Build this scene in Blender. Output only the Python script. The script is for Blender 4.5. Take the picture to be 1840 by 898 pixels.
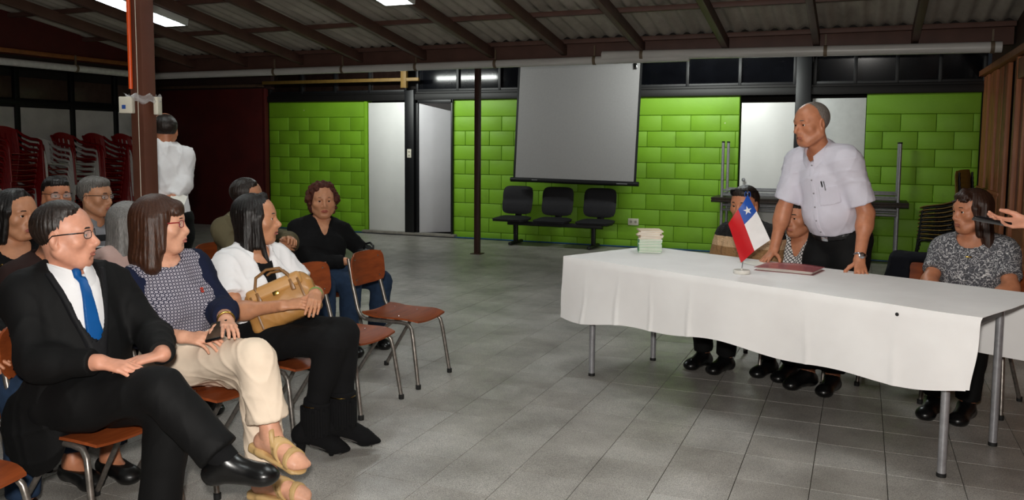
import bpy, bmesh, math, random
import numpy as np
from mathutils import Vector, Matrix, Euler

for o in list(bpy.data.objects):
    bpy.data.objects.remove(o, do_unlink=True)
SC = bpy.context.scene
COL = SC.collection
R = math.radians
rnd = random.Random(7)

# ------------------------------------------------------------------ camera, world, exposure
cam_d = bpy.data.cameras.new('camera')
cam = bpy.data.objects.new('camera', cam_d)
COL.objects.link(cam)
cam_d.sensor_width = 36.0
cam_d.lens = 29.631
cam_d.shift_y = -0.03086
cam_d.clip_start = 0.05
_pi, _ro, _yaw = 0.0875163, 0.0079555, 0.3924353
_r = Vector((math.cos(_yaw), math.sin(_yaw), 0))
_f = Vector((-math.sin(_yaw) * math.cos(_pi), math.cos(_yaw) * math.cos(_pi), -math.sin(_pi)))
_u = _r.cross(_f)
_r2 = _r * math.cos(_ro) + _u * math.sin(_ro)
_u2 = -_r * math.sin(_ro) + _u * math.cos(_ro)
cam.matrix_world = Matrix(((_r2.x, _u2.x, -_f.x, 0), (_r2.y, _u2.y, -_f.y, 0), (_r2.z, _u2.z, -_f.z, 1.5208), (0, 0, 0, 1)))
SC.camera = cam

world = bpy.data.worlds.new('world')
SC.world = world
world.use_nodes = True
world.node_tree.nodes['Background'].inputs[0].default_value = (0.75, 0.85, 1.0, 1)
world.node_tree.nodes['Background'].inputs[1].default_value = 0.012
SC.view_settings.view_transform = 'Standard'
SC.view_settings.look = 'None'
SC.view_settings.gamma = 1.0
SC.view_settings.use_curve_mapping = False
SC.view_settings.exposure = 0.0

# the camera's flash, on the hot shoe above the lens
fl = bpy.data.lights.new('camera_flash', 'AREA')
fl.shape = 'DISK'; fl.size = 0.12; fl.energy = 146.0
fl.color = (1.0, 0.96, 0.9)
flo = bpy.data.objects.new('camera_flash', fl)
COL.objects.link(flo)
flo.location = (-0.02, -0.05, 1.72)
flo.rotation_euler = Euler((R(87), 0, R(21)), 'XYZ')
LAMP_W = 66.0
WASH_W = 38.0

# ------------------------------------------------------------------ materials
def lin(c):
    if isinstance(c, str):
        c = [int(c[i:i + 2], 16) / 255 for i in (0, 2, 4)]
    return tuple(((v / 12.92) if v <= 0.04045 else ((v + 0.055) / 1.055) ** 2.4) for v in c[:3]) + (1,)

class NT:
    def __init__(self, name):
        self.m = bpy.data.materials.new(name)
        self.m.use_nodes = True
        self.t = self.m.node_tree
        self.b = self.t.nodes['Principled BSDF']
    def n(self, typ, **kw):
        x = self.t.nodes.new(typ)
        for k, v in kw.items():
            setattr(x, k, v)
        return x
    def l(self, a, ai, b, bi):
        self.t.links.new(a.outputs[ai], b.inputs[bi])
    def coord(self, kind='Object', scale=(1, 1, 1), rot=(0, 0, 0)):
        tc = self.n('ShaderNodeTexCoord'); mp = self.n('ShaderNodeMapping')
        mp.inputs['Scale'].default_value = scale
        mp.inputs['Rotation'].default_value = rot
        self.l(tc, kind, mp, 'Vector')
        return mp
    def noise(self, mp, scale, detail=3, rough=.55):
        x = self.n('ShaderNodeTexNoise')
        x.inputs['Scale'].default_value = scale
        x.inputs['Detail'].default_value = detail
        x.inputs['Roughness'].default_value = rough
        self.l(mp, 0, x, 'Vector')
        return x
    def ramp(self, src, so, stops):
        x = self.n('ShaderNodeValToRGB')
        el = x.color_ramp.elements
        while len(el) < len(stops): el.new(0.5)
        for e, (p, c) in zip(el, stops):
            e.position = p; e.color = lin(c) if not (isinstance(c, tuple) and len(c) == 4) else c
        self.l(src, so, x, 0)
        return x
    def bump(self, src, so, strength=.3, dist=.01):
        x = self.n('ShaderNodeBump')
        x.inputs['Strength'].default_value = strength
        x.inputs['Distance'].default_value = dist
        self.l(src, so, x, 'Height')
        self.l(x, 0, self.b, 'Normal')
        return x
    def mix(self, fac, c1, c2, typ='MIX'):
        x = self.n('ShaderNodeMix', data_type='RGBA', blend_type=typ)
        for v, sock in ((fac, 0), (c1, 6), (c2, 7)):
            if isinstance(v, tuple) and len(v) == 2 and hasattr(v[0], 'outputs'):
                self.l(v[0], v[1], x, sock)
            else:
                x.inputs[sock].default_value = v if sock == 0 else (lin(v) if isinstance(v, str) else v)
        return (x, 2)
    def math(self, op, a, b=None):
        x = self.n('ShaderNodeMath', operation=op)
        for i, v in enumerate((a, b)):
            if v is None: continue
            if isinstance(v, tuple): self.l(v[0], v[1], x, i)
            else: x.inputs[i].default_value = v
        return (x, 0)
    def base(self, s):
        self.l(s[0], s[1], self.b, 'Base Color')

MATS = {}
def plain(name, col, rough=.6, metal=0., var=.12, nscale=12., bump=0., bscale=60., spec=.5, stretch=(1, 1, 1), coat=0., kind='Object', sheen=0.):
    if name in MATS: return MATS[name]
    t = NT(name)
    t.b.inputs['Roughness'].default_value = rough
    t.b.inputs['Metallic'].default_value = metal
    t.b.inputs['Specular IOR Level'].default_value = spec
    if coat: t.b.inputs['Coat Weight'].default_value = coat
    if sheen: t.b.inputs['Sheen Weight'].default_value = sheen
    mp = t.coord(kind, stretch)
    c = lin(col)
    nz = t.noise(mp, nscale, 4)
    lo = tuple(v * (1 - var) for v in c[:3]) + (1,); hi = tuple(min(1, v * (1 + var)) for v in c[:3]) + (1,)
    rp = t.ramp(nz, 'Fac', [(.3, lo), (.7, hi)])
    t.base((rp, 0))
    if bump:
        nb = t.noise(mp, bscale, 4)
        t.bump(nb, 'Fac', bump, .004)
    MATS[name] = t.m
    return t.m

def mat_wood(name, c1, c2, rough=.4, axis=(1, 12, 12), scale=4., kind='Object'):
    t = NT(name); t.b.inputs['Roughness'].default_value = rough
    mp = t.coord(kind, axis)
    nz = t.noise(mp, scale, 6, .6)
    rp = t.ramp(nz, 'Fac', [(.3, c1), (.7, c2)])
    t.base((rp, 0)); t.bump(nz, 'Fac', .08, .003)
    MATS[name] = t.m
    return t.m

def mat_tile():
    t = NT('terrazzo_tile')
    oi = t.n('ShaderNodeObjectInfo')
    geo = t.n('ShaderNodeNewGeometry')
    mp = t.n('ShaderNodeMapping'); t.l(geo, 'Position', mp, 'Vector')
    sp = t.noise(mp, 260, 2, .7)
    rp = t.ramp(sp, 'Fac', [(.36, '7d7b78'), (.5, 'b4b0ab'), (.66, 'd9d5ce')])
    big = t.noise(mp, 2.2, 3)
    br = t.ramp(big, 'Fac', [(.3, 'c6c5c3'), (.7, 'ffffff')])
    m1 = t.mix(1., (rp, 0), (br, 0), 'MULTIPLY')
    rr = t.ramp(oi, 'Random', [(0., 'efedeb'), (1., 'ffffff')])
    m2 = t.mix(1., m1, (rr, 0), 'MULTIPLY')
    t.base(m2)
    t.b.inputs['Roughness'].default_value = .38
    rn = t.noise(mp, 9, 3)
    rv = t.ramp(rn, 'Fac', [(.3, (.30, .30, .30, 1)), (.7, (.5, .5, .5, 1))])
    t.l(rv, 0, t.b, 'Roughness')
    t.bump(sp, 'Fac', .05, .001)
    return t.m

def mat_block():
    t = NT('lime_painted_block')
    geo = t.n('ShaderNodeNewGeometry')
    mp = t.n('ShaderNodeMapping'); t.l(geo, 'Position', mp, 'Vector')
    nz = t.noise(mp, 1.1, 4)
    rp = t.ramp(nz, 'Fac', [(.25, '6f9d1c'), (.5, '7fb423'), (.8, '88bd2b')])
    st = t.noise(mp, 2.6, 5, .65)
    sr = t.ramp(st, 'Fac', [(.62, (0, 0, 0, 1)), (.8, (1, 1, 1, 1))])
    f = t.math('MULTIPLY', (sr, 0), .45)
    m1 = t.mix(f, (rp, 0), '5c6b22')
    chip = t.noise(mp, 9, 2, .5)
    cr = t.ramp(chip, 'Fac', [(.775, (0, 0, 0, 1)), (.785, (1, 1, 1, 1))])
    m2 = t.mix((cr, 0), m1, 'b9c48f')
    t.base(m2)
    t.b.inputs['Roughness'].default_value = .55
    fb = t.noise(mp, 45, 5, .7)
    t.bump(fb, 'Fac', .25, .006)
    return t.m

def mat_roof():
    t = NT('fibre_cement_sheet')
    geo = t.n('ShaderNodeNewGeometry')
    mp = t.n('ShaderNodeMapping'); t.l(geo, 'Position', mp, 'Vector')
    mp.inputs['Scale'].default_value = (1, .35, 1)
    nz = t.noise(mp, 2.5, 5, .65)
    rp = t.ramp(nz, 'Fac', [(.25, '837b72'), (.55, 'a79f94'), (.8, 'bdb5aa')])
    t.base((rp, 0)); t.b.inputs['Roughness'].default_value = .9
    fb = t.noise(mp, 40, 4); t.bump(fb, 'Fac', .2, .004)
    return t.m

def emis(name, col, strength):
    t = NT(name)
    t.b.inputs['Base Color'].default_value = (0, 0, 0, 1)
    t.b.inputs['Emission Color'].default_value = lin(col)
    t.b.inputs['Emission Strength'].default_value = strength
    return t.m

# ------------------------------------------------------------------ mesh helpers
class MB:
    """collects polygons; build() makes one mesh object"""
    def __init__(self):
        self.v = []; self.f = []; self.mi = []; self.cur = 0
    def add(self, vs, fs):
        o = len(self.v)
        self.v += [tuple(p) for p in vs]
        for f in fs:
            self.f.append(tuple(i + o for i in f)); self.mi.append(self.cur)
        return self
    def box(self, c, s, bev=0., M=None):
        hx, hy, hz = s[0] / 2, s[1] / 2, s[2] / 2
        b = min(bev, hx * .99, hy * .99, hz * .99)
        if b <= 0:
            vs = [(x, y, z) for x in (-hx, hx) for y in (-hy, hy) for z in (-hz, hz)]
            fs = [(0, 1, 3, 2), (4, 6, 7, 5), (0, 4, 5, 1), (2, 3, 7, 6), (0, 2, 6, 4), (1, 5, 7, 3)]
        else:
            bm = bmesh.new(); bmesh.ops.create_cube(bm, size=1.0)
            for v in bm.verts: v.co = Vector((v.co.x * s[0], v.co.y * s[1], v.co.z * s[2]))
            bmesh.ops.bevel(bm, geom=bm.edges[:], offset=b, segments=2, profile=.5, affect='EDGES')
            vs = [v.co.copy() for v in bm.verts]; fs = [[v.index for v in f.verts] for f in bm.faces]; bm.free()
        M = M or Matrix.Identity(3)
        C = Vector(c)
        return self.add([M @ Vector(p) + C for p in vs], fs)
    def tube(self, pts, r, seg=10, cap=True, closed=False):
        pts = [Vector(p) for p in pts]; n = len(pts)
        rs = r if isinstance(r, (list, tuple)) else [r] * n
        ring = []; prev = None
        for i, p in enumerate(pts):
            a = pts[i - 1] if (i > 0 or closed) else pts[i]; b = pts[(i + 1) % n] if (i < n - 1 or closed) else pts[i]
            d = (b - a); d = d.normalized() if d.length > 1e-9 else Vector((0, 0, 1))
            if prev is None:
                up = Vector((0, 0, 1)) if abs(d.z) < .9 else Vector((1, 0, 0))
                x = d.cross(up).normalized()
            else:
                x = (prev - d * prev.dot(d)).normalized()
            prev = x; y = d.cross(x)
            ring.append([p + (x * math.cos(t) + y * math.sin(t)) * rs[i] for t in [2 * math.pi * k / seg for k in range(seg)]])
        vs = [q for rg in ring for q in rg]; fs = []
        for i in range(n if closed else n - 1):
            j = (i + 1) % n
            for k in range(seg):
                fs.append((i * seg + k, i * seg + (k + 1) % seg, j * seg + (k + 1) % seg, j * seg + k))
        if cap and not closed:
            fs.append(tuple(range(seg - 1, -1, -1))); fs.append(tuple((n - 1) * seg + k for k in range(seg)))
        return self.add(vs, fs)
    def lathe(self, prof, c=(0, 0, 0), seg=24, M=None):
        M = M or Matrix.Identity(3); C = Vector(c); vs = []; fs = []
        for (r, z) in prof:
            for k in range(seg):
                t = 2 * math.pi * k / seg
                vs.append(M @ Vector((r * math.cos(t), r * math.sin(t), z)) + C)
        n = len(prof)
        for i in range(n - 1):
            for k in range(seg):
                fs.append((i * seg + k, i * seg + (k + 1) % seg, (i + 1) * seg + (k + 1) % seg, (i + 1) * seg + k))
        fs.append(tuple(range(seg - 1, -1, -1))); fs.append(tuple((n - 1) * seg + k for k in range(seg)))
        return self.add(vs, fs)
    def prism(self, poly, z0, z1, M=None, c=(0, 0, 0)):
        M = M or Matrix.Identity(3); C = Vector(c); n = len(poly)
        vs = [M @ Vector((x, y, z0)) + C for x, y in poly] + [M @ Vector((x, y, z1)) + C for x, y in poly]
        fs = [tuple(range(n - 1, -1, -1)), tuple(range(n, 2 * n))] + [(i, (i + 1) % n, n + (i + 1) % n, n + i) for i in range(n)]
        return self.add(vs, fs)
    def grid(self, fn, nu, nv, thick=None):
        """surface fn(u,v)->point with optional thickness (both sides closed)"""
        P = [[Vector(fn(i / nu, j / nv)) for j in range(nv + 1)] for i in range(nu + 1)]
        def idx(i, j): return i * (nv + 1) + j
        vs = [P[i][j] for i in range(nu + 1) for j in range(nv + 1)]
        fs = [(idx(i, j), idx(i + 1, j), idx(i + 1, j + 1), idx(i, j + 1)) for i in range(nu) for j in range(nv)]
        if thick:
            N = len(vs); nor = []
            for i in range(nu + 1):
                for j in range(nv + 1):
                    a = P[min(i + 1, nu)][j] - P[max(i - 1, 0)][j]; b = P[i][min(j + 1, nv)] - P[i][max(j - 1, 0)]
                    nor.append(a.cross(b).normalized())
            vs2 = [p - n * thick for p, n in zip(vs, nor)]
            fs2 = [tuple(N + k for k in reversed(f)) for f in fs]
            side = []
            edge = [idx(i, 0) for i in range(nu + 1)] + [idx(nu, j) for j in range(1, nv + 1)] + [idx(i, nv) for i in range(nu - 1, -1, -1)] + [idx(0, j) for j in range(nv - 1, 0, -1)]
            for k in range(len(edge)):
                a, b = edge[k], edge[(k + 1) % len(edge)]
                side.append((b, a, N + a, N + b))
            vs = vs + vs2; fs = fs + fs2 + side
        return self.add(vs, fs)
    def mesh(self, name, mats, smooth=40):
        me = bpy.data.meshes.new(name)
        me.from_pydata(self.v, [], self.f)
        for m in (mats if isinstance(mats, (list, tuple)) else [mats]): me.materials.append(m)
        if any(self.mi): me.polygons.foreach_set('material_index', self.mi)
        me.update()
        if smooth:
            me.polygons.foreach_set('use_smooth', [True] * len(me.polygons))
            me.set_sharp_from_angle(angle=R(smooth))
        return me
    def build(self, name, mats, parent=None, smooth=40):
        return link(name, self.mesh(name, mats, smooth), parent)

def link(name, me, parent=None, loc=None, rz=0):
    o = bpy.data.objects.new(name, me); COL.objects.link(o)
    if parent: o.parent = parent
    if loc is not None: o.location = loc
    if rz: o.rotation_euler = (0, 0, rz)
    return o

def tag(o, label, cat, group=None):
    o['label'] = label; o['category'] = cat
    if group: o['group'] = group
    return o

def thing(name, label, cat, loc=(0, 0, 0), rz=0, group=None):
    o = bpy.data.objects.new(name, None); COL.objects.link(o)
    o.location = loc; o.rotation_euler = (0, 0, rz); o.empty_display_size = .1
    return tag(o, label, cat, group)

def struct(o):
    o['kind'] = 'structure'; return o

def copy_tree(o, parent=None, loc=None, rot=None, label=None):
    c = o.copy(); COL.objects.link(c); c.parent = parent
    if loc is not None: c.location = loc
    if rot is not None: c.rotation_euler = rot
    if label: c['label'] = label
    for ch in o.children: copy_tree(ch, c)
    return c

def rotz(a):
    return Matrix.Rotation(a, 3, 'Z')

# ------------------------------------------------------------------ shared materials
M_TILE = mat_tile(); M_BLOCK = mat_block(); M_ROOF = mat_roof()
M_GROUT = plain('floor_grout', '3f3b35', .9)
M_DKRED = plain('dark_red_panel', '4a0d0a', .6, var=.2, nscale=3)
M_BROWN = plain('brown_steel_paint', '5e382a', .45, var=.12, nscale=5)
M_BEAM = plain('rafter_brown', '5a3d34', .6, var=.2, nscale=4)
M_BLACK = plain('black_frame', '0d0d10', .5, var=.2)
M_GLASSDK = plain('dark_window_glass', '0b0c10', .10, spec=.16, var=.3, nscale=3)
M_DOOR = plain('white_door_paint', 'e9e9e6', .4, var=.03, nscale=3)
M_WHITEPANEL = plain('white_wall_panel', 'd6d3cd', .6, var=.12, nscale=3)
M_PIPE = plain('white_plastic_pipe', 'cfcdca', .35, var=.12, nscale=5, stretch=(.3, 3, 3))
M_STEEL = plain('grey_metal', '9c9ca0', .36, metal=.45, var=.15, nscale=30)
M_CHROME = plain('chrome', 'b9bbc0', .15, metal=1., var=.05)
M_TUBE = plain('worn_chair_tube', '86807a', .35, metal=.75, var=.3, nscale=40)
M_RUBBER = plain('black_rubber', '101010', .7)
M_YELLOW = plain('yellow_board', '6d5320', .6, var=.15)
M_PLANKS = mat_wood('orange_brown_wood', '955635', 'b87348', .5, axis=(6, 6, .7), scale=3)
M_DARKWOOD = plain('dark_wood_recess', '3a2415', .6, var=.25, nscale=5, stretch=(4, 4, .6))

# ------------------------------------------------------------------ floor: tiles
TS = 0.32; OX, OY = -2.39615, 3.23535
YW = 12.323; ZT = 2.232
XL, XR = -12.7, 1.38
floor = MB().box((-5.0, 6.0, -.06), (26, 27, .1)).build('floor', M_GROUT, smooth=0); struct(floor)
tb = MB().box((0, 0, -.005), (TS - .0035, TS - .0035, .012), .0006); tile_me = tb.mesh('tile', M_TILE, 0)
def campx(x, y, z):
    d = Vector((x, y, z - 1.5208)); dz = d.dot(_f)
    if dz < .1: return None
    return 920 + 1514.5 * d.dot(_r2) / dz, 392.2 - 1514.5 * d.dot(_u2) / dz
cells = []
for i in range(-34, 26):
    for j in range(-12, 29):
        cx, cy = OX + (i + .5) * TS, OY + (j + .5) * TS
        if cx < XL or cx > 6 or cy > YW - .02 or cy < -1: continue
        dist = math.hypot(cx, cy)
        q = campx(cx, cy, 0)
        vis = q and -60 < q[0] < 1900 and -50 < q[1] < 950
        cells.append((0 if vis else 1, dist, cx, cy))
cells.sort()
for k, (v, d, cx, cy) in enumerate(cells[:300]):
    o = link('tile', tile_me, floor, (cx, cy, rnd.uniform(-.0004, .0004)))
rest = MB()
for (v, d, cx, cy) in cells[300:]:
    rest.box((cx, cy, -.005), (TS - .0035, TS - .0035, .012))
ro = rest.build('tile_field', M_TILE, floor, smooth=0); ro['kind'] = 'stuff'

# ------------------------------------------------------------------ back wall: painted blocks
wall_back = MB()
SECT = [(-9.81, -7.763), (-6.139, -1.629), (.026, XR)]
for a, b in SECT: wall_back.box(((a + b) / 2, YW + .08, ZT / 2), (b - a, .13, ZT))
wb = wall_back.build('wall_back', plain('mortar_green', '5d8a14', .8, var=.1), smooth=0); struct(wb)
CH, BL = .232, .425
zs = [0, .106]
while zs[-1] < ZT - .30: zs.append(zs[-1] + CH)
zs.append(ZT)
blk = {}
def block_mesh(w, h):
    k = (round(w, 3), round(h, 3))
    if k not in blk:
        blk[k] = MB().box((0, 0, 0), (w - .007, .12, h - .007), .006).mesh('block', M_BLOCK, 60)
    return blk[k]
for a, b in SECT:
    for ci in range(len(zs) - 1):
        z0, z1 = zs[ci], zs[ci + 1]
        x = a - (BL / 2 if ci % 2 else 0) - rnd.choice((0, .1)) * 0
        if ci == len(zs) - 2:
            segs = [(a, b)] if b - a < 2.2 else [(a, (a + b) / 2), ((a + b) / 2, b)]
        else:
            segs = []
            while x < b:
                s0, s1 = max(x, a), min(x + BL, b)
                if s1 - s0 > .03: segs.append((s0, s1))
                x += BL
        for s0, s1 in segs:
            link('block', block_mesh(s1 - s0, z1 - z0), wb, ((s0 + s1) / 2, YW + .06 + rnd.uniform(-.002, .002), (z0 + z1) / 2))
struct(MB().box((-5.7, YW + 1.1, 1.6), (14.5, .06, 3.2)).build('wall_beyond', plain('dark_room', '201c1a', .9), smooth=0))
# jambs: rendered green pilaster next to the doors
struct(MB().box((-7.79, YW + .03, ZT / 2), (.06, .1, ZT), .004).build('trim_1', M_BLOCK))
# header band above the blocks
M_HEAD = plain('header_black_brown', '0f0d0d', .55, var=.2)
struct(MB().box((-4.2, YW + .02, ZT + .05), (11.3, .16, .1), .006).box((-4.2, YW - .005, ZT + .12), (11.3, .05, .035), .004).build('trim_2', M_HEAD))
# clerestory windows
def window(idx, x0, x1, y, z0, z1, n, glass=M_GLASSDK, frame=M_BLACK, name=None):
    root = MB()
    root.box(((x0 + x1) / 2, y, z0 + .02), (x1 - x0, .07, .04), .004).box(((x0 + x1) / 2, y, z1 - .02), (x1 - x0, .07, .04), .004)
    w = root.build('window_%d' % idx, frame); struct(w)
    for k in range(n + 1):
        x = x0 + (x1 - x0) * k / n
        MB().box((x, y, (z0 + z1) / 2), (.045, .08, z1 - z0), .004).build('mullion', frame, w)
    for k in range(n):
        a = x0 + (x1 - x0) * k / n + .022; b = x0 + (x1 - x0) * (k + 1) / n - .022
        tl = Matrix.Rotation(R(6) if (idx == 3 or (idx == 2 and k > 2)) else 0, 3, 'X')
        MB().box(((a + b) / 2, y + .01 + rnd.uniform(-.004, .004), (z0 + z1) / 2), (b - a, .006, z1 - z0 - .07), 0, tl).build('pane', glass, w, smooth=0)
    return w
window(1, -9.78, -7.02, YW + .02, 2.37, 2.80, 4, glass=plain('brown_dark_glass', '1d1310', .12, var=.3))
window(2, -6.8, -.9, YW + .02, 2.37, 2.80, 8)
window(3, -.64, 1.40, YW + .02, 2.37, 2.80, 4)
# dark posts between doors
M_POST = plain('black_post_paint', '0b0c0f', .45, var=.15)
struct(MB().box((-6.905, YW - .02, 1.2), (.17, .16, 2.4), .006).build('trim_3', M_POST))
struct(MB().box((-.777, YW - .02, 1.42), (.2, .16, 2.84), .006).build('trim_4', M_POST))
struct(MB().box((-6.15, YW + .02, 1.12), (.03, .14, 2.23), .003).box((-6.79, YW + .02, 1.12), (.04, .14, 2.23), .003).box((-6.47, YW + .02, 2.21), (.68, .14, .06), .003).build('trim_5', M_POST))
# yellow board framework in front of the clerestory
yb = struct(MB().box((-8.2, 12.1, 2.555), (3.1, .05, .055), .004).build('trim_10', M_YELLOW))
MB().box((-6.92, 12.1, 2.66), (.1, .07, .48), .004).build('post', M_YELLOW, yb)
# doors
def door(idx, x0, x1, z1, y, holes=False, knob=None, ang=0, hinge_left=True, mat=M_DOOR, z0=.05):
    w = x1 - x0
    o = MB().box((w / 2 if hinge_left else -w / 2, 0, (z1 - z0) / 2), (w, .04, z1 - z0), .004).build('door_%d' % idx, mat)
    o.location = (x0 if hinge_left else x1, y, z0); o.rotation_euler = (0, 0, ang); struct(o)
    s = 1 if hinge_left else -1
    if knob:
        MB().lathe([(.018, 0), (.018, .006), (.008, .01), (.008, .028), (.022, .034), (.026, .045), (.018, .056), (.002, .058)], (s * knob[0], -.02, knob[1]), 16, Matrix.Rotation(R(90), 3, 'X')).build('knob', M_STEEL, o)
    if holes:
        hm = plain('bare_wood_hole', '7a5a35', .8, var=.4, nscale=60)
        for (hx, hz, r_) in ((.26, 1.12, .022), (.17, 1.07, .02), (.25, 1.03, .012), (.15, 1.72, .012), (.52, 1.08, .008)):
            pts = [(hx + r_ * rnd.uniform(.6, 1.2) * math.cos(t), -(hz - z0) - r_ * rnd.uniform(.6, 1.2) * math.sin(t)) for t in [k * math.pi / 4 for k in range(8)]]
            MB().prism(pts, .018, .0215, Matrix.Rotation(R(90), 3, 'X').to_3x3() @ Matrix.Scale(1, 3)).build('chipped_hole', hm, o, smooth=0)
    return o
M_DOORG = plain('pale_grey_door', 'c9c7cb', .35, var=.06, nscale=2)
door(1, -7.73, -7.0, 2.2, YW, holes=True)
door(2, -6.76, -6.06, 2.2, YW - .02, ang=R(38), knob=(.63, 1.0), mat=M_DOORG)
door(3, -1.60, -.885, 2.13, YW, knob=(.06, 1.0))
door(4, -.66, .02, 2.18, YW + .03, mat=plain('glossy_white_panel', 'e4e6e4', .25, var=.05, nscale=9, bump=.25, bscale=14))
# dark room behind the open door
struct(MB().box((-7.2, YW + .6, 1.2), (.05, .9, 2.5)).box((-5.8, YW + .6, 1.2), (.05, .9, 2.5)).box((-6.5, YW + .6, 2.45), (1.4, .9, .05)).build('wall_closet', plain('dark_room', '201c1a', .9), smooth=0))
# switch on the dark post, outlet on the green wall
M_IVORY = plain('ivory_plastic', 'd9d4c4', .4, var=.04)
sw = thing('light_switch', 'ivory double light switch on the black post between two doors', 'switch', (-6.9, YW - .103, 1.36))
MB().box((0, 0, 0), (.075, .012, .14), .003).build('plate', M_IVORY, sw)
for dz in (-.03, .03): MB().box((0, -.008, dz), (.03, .01, .022), .002).build('rocker', plain('switch_grey', 'a9a493', .4), sw)
ou = thing('wall_outlet', 'white wall socket low on green wall beside the black bench', 'outlet', (-3.13, YW - .008, .38))
MB().box((0, 0, 0), (.16, .014, .1), .003).build('plate', M_IVORY, ou)
for dx in (-.035, .035):
    MB().lathe([(.02, 0), (.02, .004), (.016, .004), (.016, .001), (.001, .001)], (dx, -.007, 0), 14, Matrix.Rotation(R(90), 3, 'X')).build('socket', plain('switch_grey', 'a9a493', .4), ou)
# blue line + thresholds
struct(MB().box((-5., YW - .03, .006), (13., .05, .012)).build('baseboard_back', plain('blue_paint', '2f5f8f', .5, var=.3), smooth=0))
struct(MB().box((-6.95, YW - .04, .03), (1.75, .14, .04), .004).build('trim_6', plain('threshold_cement', '8a857c', .8, var=.2)))

# ------------------------------------------------------------------ left part: dark red sliding panel, left wall, gable
struct(MB().box((-11.14, YW - .10, 1.235), (2.6, .05, 2.47), .005).box((-9.82, YW - .08, 1.235), (.05, .1, 2.47), .004).build('wall_panel', [M_DKRED]))
struct(MB().box((-11.2, YW - .02, 2.66), (3.0, .1, .4)).build('wall_upper', plain('dark_brown_board', '2a1612', .7, var=.3), smooth=0))
struct(MB().box((-11.2, YW - .12, 2.52), (2.75, .05, .05), .004).build('trim_7', plain('old_plank', '4a3524', .7, var=.3)))
wl = struct(MB().box((XL - .08, 7.0, 1.4), (.1, 11, 2.8)).build('wall_left', plain('black_left_wall', '14100f', .7), smooth=0))
ys = [6.0, 7.3, 8.55, 9.64, 10.68, 11.6, 12.25]
for k in range(len(ys) - 1):
    a, b = ys[k] + .04, ys[k + 1] - .04
    MB().box((XL - .02, (a + b) / 2, 1.03), (.03, b - a, 2.06), .004).build('panel', M_WHITEPANEL, wl)
    MB().box((XL - .02, (a + b) / 2, 2.38), (.02, b - a - .05, .34), .003).build('pane', plain('brown_pane', '4b3a31', .35, var=.2), wl)
for y in ys:
    MB().box((XL + .0, y, 1.4), (.07, .085, 2.75), .005).build('stud', M_BLACK, wl)
MB().box((XL + .01, 7.0, 2.14), (.08, 10.9, .1), .005).build('rail', M_BLACK, wl)
# gable wall over the left eave
struct(MB().box((-10.78, 4.6, 3.35), (.05, 12.0, 1.45)).build('wall_gable', M_DKRED, smooth=0))
struct(MB().box((-10.72, 4.6, 2.73), (.06, 11.8, .06), .004).build('trim_8', plain('orange_plank', '8a5228', .6, var=.2)))
struct(MB().box((-10.76, 4.6, 2.62), (.1, 11.9, .12), .004).build('trim_9', plain('dark_eave_beam', '231512', .7)))
# low dark ceilings of the side aisles
struct(MB().box((-4.8, 11.6, 2.92), (17, 2.0, .05)).box((-11.8, 5.0, 2.92), (2.0, 12.5, .05)).build('ceiling_aisle', plain('dark_aisle_ceiling', '2a2523', .9), smooth=0))

# ------------------------------------------------------------------ roof: corrugated sheets, rafters, purlins, eave beam
SL = .16; YE = 10.57; ZE = 2.70
def roof_z(y): return ZE + SL * (YE - y)
ceil = MB().box((-4.7, 10.56, 2.74), (12.3, .09, .22), .006).build('ceiling', M_BEAM); struct(ceil)
ra = math.atan(SL)
for k in range(-11, 3):
    x = -.5435 + k * 1.03 + 1.03
    L = 13.0
    mb = MB().box((0, 0, 0), (.075, L, .13), .006)
    o = mb.build('rafter', M_BEAM, ceil); o.location = (x, YE - L / 2 * math.cos(ra) + .02, ZE + .03 + SL * L / 2 * math.cos(ra)); o.rotation_euler = (-ra, 0, 0)
PY = [10.42, 9.30, 8.12, 6.95, 5.78, 4.6, 3.4, 2.2, 1.0]
for y in PY:
    o = MB().box((-4.7, y, roof_z(y) + .115), (12.3, .07, .055), .005).build('purlin', M_BEAM, ceil)
W = 1.03
def sheet_mesh(length):
    nw = 36; vs = []; fs = []
    for j, yy in enumerate((-length / 2, length / 2)):
        for i in range(nw + 1):
            xx = -W / 2 - .02 + (W + .04) * i / nw
            vs.append((xx, yy, .024 * math.sin(2 * math.pi * xx / (W / 6))))
    for i in range(nw): fs.append((i, i + 1, nw + 2 + i, nw + 1 + i))
    n = len(vs); vs += [(x, y, z + .007) for x, y, z in vs]
    fs += [tuple(n + q for q in reversed(f)) for f in fs]
    mb = MB(); mb.add(vs, fs); return mb.mesh('roof_sheet', M_ROOF, 60)
sm = sheet_mesh(1.26 / math.cos(ra))
for k in range(-11, 3):
    x = -.5435 + k * W + W / 2
    for q, y in enumerate(PY[:-1]):
        yc = (PY[q] + PY[q + 1]) / 2
        if x < -10.9: continue
        o = link('roof_sheet', sm, ceil, (x, yc + rnd.uniform(-.01, .01), roof_z(yc) + .172 + (q % 2) * .004 + (k % 2) * .003)); o.rotation_euler = (-ra, rnd.uniform(-.006, .006), 0)
struct(MB().box((-4.7, -1.5, roof_z(-1.) + .12), (12.6, 5., .04)).build('ceiling_rear', M_ROOF, smooth=0))

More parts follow.
